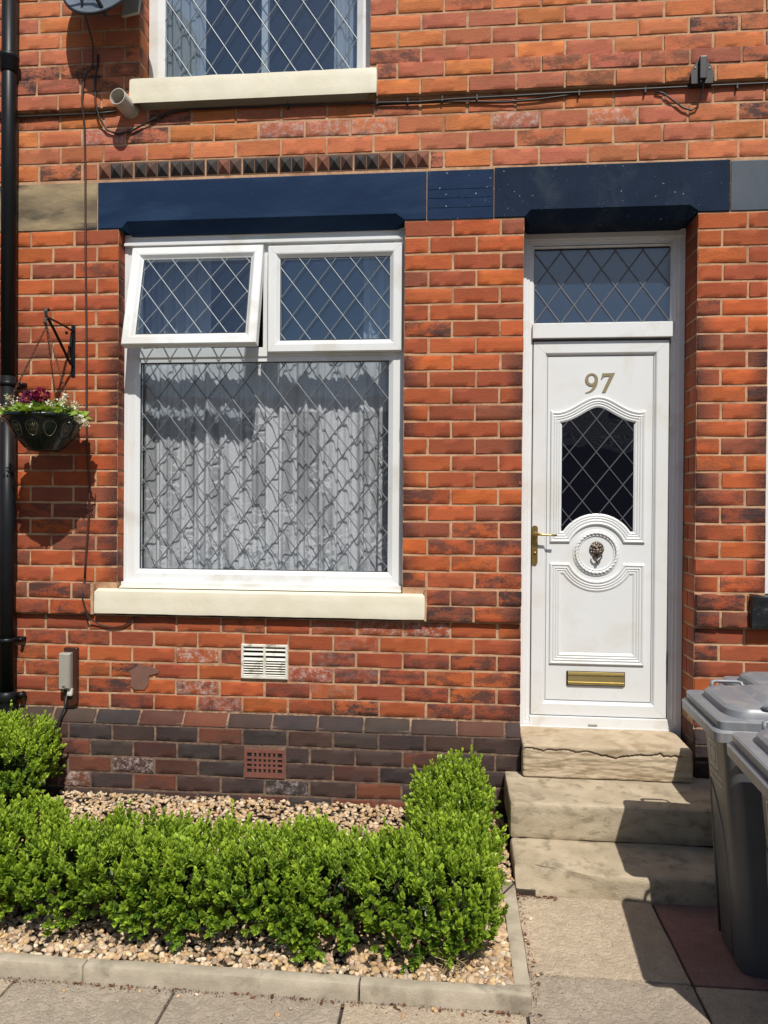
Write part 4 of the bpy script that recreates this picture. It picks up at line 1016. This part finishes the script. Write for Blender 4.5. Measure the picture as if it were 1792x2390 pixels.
# ------------------------------------------------------------------ gravel
def ico():
    bm = bmesh.new(); bmesh.ops.create_icosphere(bm, subdivisions=2, radius=1); bm.verts.index_update()
    v = np.array([p.co[:] for p in bm.verts]); f = np.array([[q.index for q in p.verts] for p in bm.faces]); bm.free(); return v, f
IV, IF = ico()
def pebbles(name, cen, size, cols, mat, seed=1, **kw):
    r_ = np.random.RandomState(seed); n = len(cen)
    ang = r_.rand(n, 3)*6.28; ca, sa = np.cos(ang), np.sin(ang)
    Rz = np.zeros((n, 3, 3)); Rz[:, 0, 0] = ca[:, 0]; Rz[:, 0, 1] = -sa[:, 0]; Rz[:, 1, 0] = sa[:, 0]; Rz[:, 1, 1] = ca[:, 0]; Rz[:, 2, 2] = 1
    t_ = r_.normal(0, .5, n); Rx = np.zeros((n, 3, 3)); Rx[:, 0, 0] = 1; Rx[:, 1, 1] = np.cos(t_); Rx[:, 1, 2] = -np.sin(t_); Rx[:, 2, 1] = np.sin(t_); Rx[:, 2, 2] = np.cos(t_)
    RR = np.einsum('nij,njk->nik', Rx, Rz)
    sc = np.c_[size*r_.uniform(.8, 1.35, n), size*r_.uniform(.6, 1., n), size*r_.uniform(.42, .75, n)]
    ax = r_.normal(0, 1, (n, 3)); ax /= np.linalg.norm(ax, axis=1)[:, None]; ax2 = r_.normal(0, 1, (n, 3)); ax2 /= np.linalg.norm(ax2, axis=1)[:, None]
    lump = 1+.16*np.sin(3*IV@ax.T).T[:, :, None]+.10*np.sin(5*IV@ax2.T+1).T[:, :, None]
    # cut a few facets
    V = IV[None]*lump
    dcut = np.einsum('vk,nk->nv', IV, ax2); V = V*(1-np.clip(dcut-.62, 0, 1)[:, :, None]*.55)
    V = np.einsum('nij,nvj->nvi', RR, V*sc[:, None, :])+cen[:, None, :]
    V = V.reshape(-1, 3); Fc = (IF[None]+np.arange(n)[:, None, None]*len(IV)).reshape(-1, 3)
    me = bpy.data.meshes.new(name); me.vertices.add(len(V)); me.vertices.foreach_set('co', V.astype(np.float32).ravel())
    me.loops.add(Fc.size); me.loops.foreach_set('vertex_index', Fc.astype(np.int32).ravel())
    me.polygons.add(len(Fc)); me.polygons.foreach_set('loop_start', np.arange(0, Fc.size, 3, dtype=np.int32)); me.polygons.foreach_set('loop_total', np.full(len(Fc), 3, dtype=np.int32))
    me.update(calc_edges=True); me.polygons.foreach_set('use_smooth', np.ones(len(Fc), dtype=bool))
    at = me.color_attributes.new('Col', 'FLOAT_COLOR', 'POINT'); at.data.foreach_set('color', np.repeat(np.c_[cols, np.ones(n)], len(IV), axis=0).astype(np.float32).ravel())
    me.materials.append(mat); o = bpy.data.objects.new(name, me); C.objects.link(o); return tag(o, **kw)
pebcol = np.array([(.55, .40, .25), (.60, .46, .31), (.50, .34, .19), (.66, .55, .40), (.42, .26, .14), (.53, .36, .18), (.38, .30, .22), (.60, .44, .25), (.33, .22, .14), (.57, .41, .27)])
def scatter(n, x0, x1, y0, y1, z, zr, s0, s1, r_):
    c_ = np.c_[r_.uniform(x0, x1, n), r_.uniform(y0, y1, n), z+r_.uniform(-zr, zr, n)]
    return c_, r_.uniform(s0, s1, n)*r_.choice([.75, 1., 1.], n)
r1 = np.random.RandomState(11)
c1, s1 = scatter(5600, -2.12, .20, -.95, -.045, -1.562, .007, .008, .0155, r1)
c2, s2 = scatter(5200, -3.0, .20, -1.47, -1.06, -1.579, .008, .009, .0165, r1)
c3, s3 = scatter(620, .05, .20, -1.47, -.85, -1.574, .009, .010, .019, r1)
c4, s4 = scatter(230, .207, .258, -.75, -.06, -1.585, .008, .008, .013, r1)
cen = np.concatenate([c1, c2, c3, c4]); siz = np.concatenate([s1, s2, s3, s4])
cols = pebcol[r1.randint(0, len(pebcol), len(cen))]*r1.uniform(.75, 1.15, (len(cen), 1))
pebbles('gravel', cen, siz, cols, M['pebble'], 3, label='golden pebble gravel around the hedge below the wall', cat='gravel', kind='stuff')
# stray pebbles and dead leaves swept against the kerb
n = 26; cen = np.c_[r1.uniform(-1.6, .3, n), -1.53-np.abs(r1.normal(0, .04, n)), np.full(n, GZ+.003)]
cen = np.concatenate([cen, np.c_[r1.uniform(.275, .33, 8), r1.uniform(-1.4, -.8, 8), np.full(8, GZ+.004)]])
pebbles('stray_pebbles', cen, r1.uniform(.003, .009, len(cen)), pebcol[r1.randint(0, len(pebcol), len(cen))], M['pebble'], 5, label='stray pebbles lying on the paving along the kerb', cat='pebbles', kind='stuff')
n = 700; P_ = np.c_[r1.uniform(-1.7, .3, n), -1.525-np.abs(r1.normal(0, .012, n)), np.full(n, GZ+.004)]
n2 = 200; P_ = np.concatenate([P_, np.c_[.27+np.abs(r1.normal(0, .014, n2)), r1.uniform(-1.5, -.78, n2), np.full(n2, GZ+.004)], np.c_[r1.uniform(.27, .45, 120), -.785-np.abs(r1.normal(0, .012, 120)), np.full(120, GZ+.004)], np.c_[r1.uniform(-1.5, 1.1, 46), r1.uniform(-1.75, -.8, 46), np.full(46, GZ+.003)]])
P_ = P_[(P_[:, 1] < -1.524) | (P_[:, 0] > .264)]
n = len(P_); cl = np.array([(.16, .07, .035)])*r1.uniform(.4, 1.5, (n, 1))
d = r1.normal(0, 1, (n, 3)); d[:, 2] *= .15; nn = r1.normal(0, .4, (n, 3))+np.array([0, 0, 1])
leaves_obj('leaf_litter', P_, d, nn, r1.choice([.004, .006, .008, .02], n, p=[.4, .3, .25, .05]), np.full(n, .35), cl, M['debris'], label='dry brown leaf litter swept against the kerb and step', cat='leaf litter', kind='stuff')

# ------------------------------------------------------------------ hedges
def hedge(name, segs, n_spr, seed, label, zbot=-1.56):
    """segs: rounded boxes (x0,x1,y0,y1,z0,z1); sprigs grow from their surface"""
    r_ = np.random.RandomState(seed)
    lo = [np.array((s_[0], s_[2], s_[4])) for s_ in segs]; hi = [np.array((s_[1], s_[3], s_[5])) for s_ in segs]
    cx0 = float(np.mean([s_[0]+s_[1] for s_ in segs])/2); cy0 = float(np.mean([s_[2]+s_[3] for s_ in segs])/2)
    root = thing(name, (cx0, cy0, -1.59), label, 'hedge', 'clipped green hedges')
    rad = .10
    def sdf(p):
        best = np.full(len(p), 9.)
        for l, h in zip(lo, hi):
            c_ = (l+h)/2; e = (h-l)/2-rad; q = np.abs(p-c_)-e
            d_ = np.linalg.norm(np.maximum(q, 0), axis=1)+np.minimum(q.max(axis=1), 0)-rad; best = np.minimum(best, d_)
        return best
    def lump(p):
        return np.array([noise.noise(Vector((x_*4.6, y_*4.6, z_*5.5+seed)))*.07+noise.noise(Vector((x_*11+7, y_*11, z_*11)))*.035 for x_, y_, z_ in p])
    pts = []; nrm = []
    vol = [np.prod(h-l+.06) for l, h in zip(lo, hi)]
    for k_ in range(len(segs)):
        pass
        l, h = lo[k_], hi[k_]; p = r_.uniform(l-.03, h+.03, (int(vol[k_]*400000), 3)); dd = sdf(p)+lump(p)
        keep = (dd < 0.004) & (dd > -.060); p = p[keep]
        e = 1e-3; g_ = np.stack([(sdf(p+np.eye(3)[i]*e)-sdf(p-np.eye(3)[i]*e))/(2*e) for i in range(3)], 1)
        # skip undersides mostly
        ok = (g_[:, 2] > -.75); pts.append(p[ok]); nrm.append(g_[ok])
    p = np.concatenate(pts); g_ = np.concatenate(nrm); sel = r_.permutation(len(p))[:n_spr]; p, g_ = p[sel], g_[sel]
    print(name, 'sprig candidates', len(np.concatenate(pts)))
    up = np.array([0, 0, 1.]); n = len(p)
    hgt = np.clip((p[:, 2]-zbot)/.38, 0, 1)
    d = g_*r_.uniform(.3, .8, (n, 1))+up*(.35+.95*hgt[:, None])+r_.normal(0, .22, (n, 3)); d /= np.linalg.norm(d, axis=1)[:, None]
    L = r_.uniform(.030, .068, n)*(.75+.5*hgt); L[r_.rand(n) < .10*hgt] *= 1.5
    side = np.cross(d, r_.normal(0, 1, (n, 3))); side /= np.linalg.norm(side, axis=1)[:, None]; oth = np.cross(d, side)
    P_, D_, N_, S_, W2, C_ = [], [], [], [], [], []
    vis = sdf(p)
    K = 6
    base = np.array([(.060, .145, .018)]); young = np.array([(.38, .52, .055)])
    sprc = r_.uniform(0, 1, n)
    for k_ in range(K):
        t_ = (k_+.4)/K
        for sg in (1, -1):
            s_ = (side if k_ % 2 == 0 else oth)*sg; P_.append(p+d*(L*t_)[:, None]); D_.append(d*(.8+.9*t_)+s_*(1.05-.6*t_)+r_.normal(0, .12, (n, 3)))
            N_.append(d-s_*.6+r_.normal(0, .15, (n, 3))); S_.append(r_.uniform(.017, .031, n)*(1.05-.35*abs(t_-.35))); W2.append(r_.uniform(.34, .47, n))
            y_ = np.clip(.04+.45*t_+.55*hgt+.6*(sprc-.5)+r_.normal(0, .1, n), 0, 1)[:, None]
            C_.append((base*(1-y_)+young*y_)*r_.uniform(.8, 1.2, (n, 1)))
    P_.append(p+d*L[:, None]*.92); D_.append(d+r_.normal(0, .15, (n, 3))); N_.append(side); S_.append(np.full(n, .016)); W2.append(np.full(n, .4)); C_.append(young*r_.uniform(.85, 1.2, (n, 1)))
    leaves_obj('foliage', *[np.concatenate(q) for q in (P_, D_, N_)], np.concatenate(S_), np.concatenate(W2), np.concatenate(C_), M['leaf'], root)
    # dark inner mass of old leaves and twigs
    m = MB()
    for l, h in zip(lo, hi):
        l2 = l+.075; h2 = h-.075; l2[2] = l[2]+.03
        n_t = int(np.prod(h2-l2)*14000)
        for _ in range(min(n_t, 900)):
            a = Vector(r_.uniform(l2, h2)); b = a+Vector((r_.normal(0, .03), r_.normal(0, .03), r_.uniform(.03, .09))); m.tube([a, b], [.0022, .0012], 4, False)
    nst = max(3, int(sum(max(h[0]-l[0], h[1]-l[1]) for l, h in zip(lo, hi))/.13))
    for l, h in zip(lo, hi):
        long_x = (h[0]-l[0]) > (h[1]-l[1]); q = max(2, int(max(h[0]-l[0], h[1]-l[1])/.11))
        for i in range(q):
            f = (i+.5)/q; x_ = l[0]+(h[0]-l[0])*(f if long_x else .5)+r_.normal(0, .015); y_ = l[1]+(h[1]-l[1])*(.5 if long_x else f)+r_.normal(0, .015)
            for _ in range(3): m.tube([(x_, y_, -1.60), (x_+r_.normal(0, .02), y_+r_.normal(0, .02), -1.50), (x_+r_.normal(0, .06), y_+r_.normal(0, .06), -1.36)], [.007, .005, .003], 6, False)
    m.build('stems', M['twig'], root)
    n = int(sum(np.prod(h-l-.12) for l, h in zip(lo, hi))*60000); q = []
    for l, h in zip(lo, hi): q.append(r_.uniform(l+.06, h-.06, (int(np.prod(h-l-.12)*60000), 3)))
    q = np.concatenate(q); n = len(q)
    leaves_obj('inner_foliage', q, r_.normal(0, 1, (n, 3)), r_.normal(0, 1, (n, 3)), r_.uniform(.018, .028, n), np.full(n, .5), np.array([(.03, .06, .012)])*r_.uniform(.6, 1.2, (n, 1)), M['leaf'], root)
    return root
hedge('box_hedge', [(-3.0, -1.62, -1.385, -1.02, -1.545, -1.235), (-1.76, -.98, -1.40, -1.03, -1.55, -1.262), (-1.12, -.48, -1.41, -1.03, -1.56, -1.285), (-.62, .140, -1.41, -1.02, -1.565, -1.285), (-.15, .150, -1.2, -.14, -1.50, -1.285)],
      6200, 3, 'long L-shaped clipped green hedge along the kerb, its right arm running up beside the steps')
hedge('box_hedge', [(-2.75, -2.085, -.50, -.09, -1.50, -1.185)], 1150, 8, 'rounded green bush against the wall under the drainpipe')
# dry straw tuft at the corner
m = MB()
for i in range(16):
    x_, y_ = -.02+rnd.uniform(-.03, .05), -1.40+rnd.uniform(-.03, .02); m.tube([(x_, y_, -1.575), (x_+rnd.uniform(-.02, .03), y_-.01, -1.535), (x_+rnd.uniform(-.05, .06), y_-.02, -1.51+rnd.uniform(-.02, .02))], [.0022, .0016, .0005], 4, False)
tag(m.build('dry_grass', mat_plain('straw', (.45, .35, .2), .8)), 'tuft of dry straw coloured grass in the gravel at the hedge corner', 'grass tuft')

# ------------------------------------------------------------------ wheelie bins
def wheelie(loc, label, sx=1., sy=1., sz=1., rot=0, loops=True):
    """local frame: x to the right, y away from the wall is negative; hinge side faces the wall"""
    root = thing('wheelie_bin', loc, label, 'wheelie bin', 'grey wheelie bins beside the steps')
    root.rotation_euler = (0, 0, R(rot)); root.scale = (sx, sy, sz)
    LOC[root.name] = Vector((0, 0, 0))
    Wd, Dp, H = .56, .42, .86                    # rim size and height
    m = MB(); secs = []
    for z, i_, r_ in ((.0, .105, .05), (.012, .100, .055), (.30, .080, .055), (.60, .058, .05), (.80, .042, .045), (H-.02, .034, .04)):
        fr0 = -Dp+.022+.004*(1-z/H); bk = -.150+.02*(z/H)
        secs.append(rrect(i_, Wd-i_, fr0, bk, r_, z, 6))
    m.loft(secs, smooth=True)
    body = m.build('body', M['bin_body'], root, smooth_angle=35)
    def inset(z): return float(np.interp(z, [0, .012, .30, .60, .80], [.105, .100, .080, .058, .042]))
    m = MB()
    for sgn in (0, 1):
        pts = []
        for yy, zz in ((-.175, .02), (-.175, .30), (-.178, .52), (-.185, .60), (-.205, .585), (-.25, .54), (-.295, .47), (-.315, .38), (-.318, .2), (-.318, .02)):
            xi = inset(zz)+.0015; xx = xi if sgn == 0 else Wd-xi; pts.append((xx, yy, zz))
        m = MB(); m.tube(pts, .0055, 8); m.build('side_rib', M['bin_body'], root)
    m = MB(); m.loft([rrect(.03, Wd-.03, -Dp+.03, -.11, .03, H-.055), rrect(.0, Wd, -Dp, -.0, .025, H-.052), rrect(-.002, Wd+.002, -Dp-.002, .002, .025, H-.02), rrect(.006, Wd-.006, -Dp+.006, -.006, .022, H-.012)]); m.build('rim', M['bin_lid'], root, smooth_angle=40)
    m = MB(); z0 = H-.011
    m.loft([rrect(.014, Wd-.014, -Dp+.010, -.010, .022, z0), rrect(.012, Wd-.012, -Dp+.008, -.008, .022, z0+.026), rrect(.018, Wd-.018, -Dp+.014, -.012, .020, z0+.031), rrect(.050, Wd-.050, -Dp+.036, -.030, .06, z0+.032),
            rrect(.050, Wd-.050, -Dp+.036, -.030, .07, z0+.027), rrect(.056, Wd-.056, -Dp+.040, -.034, .07, z0+.030), rrect(.060, Wd-.060, -Dp+.044, -.038, .07, z0+.052), rrect(.070, Wd-.070, -Dp+.052, -.046, .068, z0+.062), rrect(.10, Wd-.10, -Dp+.08, -.07, .05, z0+.067)])
    m.loft([rrect(.19, Wd-.19, -Dp+.10, -.075, .02, z0+.066), rrect(.215, Wd-.215, -Dp+.13, -.10, .02, z0+.083), rrect(.23, Wd-.23, -Dp+.15, -.12, .02, z0+.086)])
    lid = m.build('lid', M['bin_lid'], root, smooth_angle=32)
    for xh in ((.11, Wd-.23) if loops else ()):
        m = MB(); m.tube([(xh, -.030, z0+.045), (xh+.004, -.014, z0+.066), (xh+.02, -.008, z0+.069), (xh+.10, -.008, z0+.069), (xh+.116, -.014, z0+.066), (xh+.12, -.030, z0+.045)], .0075, 8); m.build('handle', M['bin_lid'], root)
    m = MB(); m.tube([(.17, -Dp+.06, z0+.060), (.175, -Dp+.045, z0+.073), (.19, -Dp+.04, z0+.077), (Wd-.19, -Dp+.04, z0+.077), (Wd-.175, -Dp+.045, z0+.073), (Wd-.17, -Dp+.06, z0+.060)], .007, 8); m.build('handle', M['bin_lid'], root)
    m = MB(); m.tube([(Wd-.09, -.30, .10), (Wd-.09, -.12, .10)], .012, 10); m.build('axle', M['black_plastic'], root)
    for xw in (-.345, -.16):
        m = MB(); n = 24
        rows = [[(Wd-.09+r_*math.cos(2*math.pi*i/n), xw+dx, .10+r_*math.sin(2*math.pi*i/n)) for i in range(n)] for dx, r_ in ((0, .05), (0, .095), (.008, .10), (.042, .10), (.05, .095), (.05, .05))]
        m.loft(rows); m.build('wheel', M['black_plastic'], root, smooth_angle=40)
    # printed badge and small lettering on the left side: thin raised strips
    m = MB(); rr_ = random.Random(4)
    def side_x(z): return .100-.066*(z/.84)+.0005 if z < .84 else .034
    def bar(y0, y1, z0_, z1_):
        q = lambda y, z: (inset(z)-.002, y, z)
        a = [q(y0, z0_), q(y1, z0_), q(y1, z1_), q(y0, z1_)]
        m.add(a, [(0, 1, 2, 3)])
    y_a, y_b, z_a, z_b = -.285, -.205, .665, .755
    t_ = .0036
    bar(y_a, y_b, z_a, z_a+t_); bar(y_a, y_b, z_b-t_, z_b); bar(y_a, y_a+t_, z_a+t_, z_b-t_); bar(y_b-t_, y_b, z_a+t_, z_b-t_)
    for k_ in range(6): yy = y_b-.018-k_*.008; bar(yy-.0032, yy, z_a+.016+.006*abs(k_-2.5), z_b-.018-.004*abs(k_-2.5))
    bar(y_a+.014, y_b-.014, z_a+.012, z_a+.0145); bar(y_a+.014, y_b-.014, z_b-.0145, z_b-.012)
    for (zz, ya, yb, hgt) in ((.775, -.215, -.198, .007), (.775, -.300, -.245, .007), (.638, -.325, -.195, .009), (.612, -.325, -.195, .009)):
        yy = yb
        while yy > ya:
            w = rr_.choice([.0034, .0044, .003]); hh = hgt*rr_.choice([.6, .65, 1.]); bar(yy-w*.45, yy, zz, zz+hh)
            if rr_.random() < .5: bar(yy-w, yy-w*.45, zz+hh-.0013, zz+hh)
            if rr_.random() < .5: bar(yy-w, yy-w*.45, zz, zz+.0013)
            yy -= w+.0016
    m.build('printed_badge', M['bin_print'], body, fixn=False)
    return root
wheelie((.925, -.80, GZ), 'grey wheelie bin nearest the steps, in front of the doorway pier', sy=1.13, sz=1.012, rot=-2.6)
wheelie((.898, -1.378, GZ), 'grey wheelie bin nearest the viewer, cut off by the right edge of the photo', sy=1.28, sz=1.012, rot=-4)
wheelie((1.215, -.375, GZ), 'grey wheelie bin against the wall, only a sliver of its lid showing behind the others', sy=.93, sz=.975, loops=False)

# ------------------------------------------------------------------ across the street (seen only as a reflection in the glass)
op = thing('terraced_house', (0, -38, GZ), 'row of dark brick houses across the street, mirrored in the door glass', 'house')
m = MB(); m.box(-45, 45, -46, -38, GZ, 3.3); m.build('wall', M['plain_brick'], op)
m = MB(); nr_ = 26
for i in range(nr_):
    a = i/nr_; b = (i+1)/nr_; y0 = -37.7-4.3*a; y1 = -37.7-4.3*b; z0 = 3.25+3.6*a; z1 = 3.25+3.6*b
    m.add([(-45, y0, z0+.06), (45, y0, z0+.06), (45, y1, z1), (-45, y1, z1), (-45, y0, z0-.1), (45, y0, z0-.1)], [(0, 1, 2, 3), (4, 5, 1, 0)])
m.add([(-45, -42, 6.85), (45, -42, 6.85), (45, -46.3, 3.25), (-45, -46.3, 3.25)], [(0, 1, 2, 3)]); m.build('roof', M['slate'], op, fixn=False)
for i in range(9):
    m = MB(); m.box(-40+i*10-.6, -40+i*10+.6, -42.4, -41.6, 6.4, 7.6); m.build('chimney', M['plain_brick'], op)
    for zz in (-.4, 1.4): 
        m = MB(); m.box(-38+i*8.5, -36.6+i*8.5, -38.0+.0, -37.96, zz-.6, zz+.7); m.build('window', M['glass_door'], op)
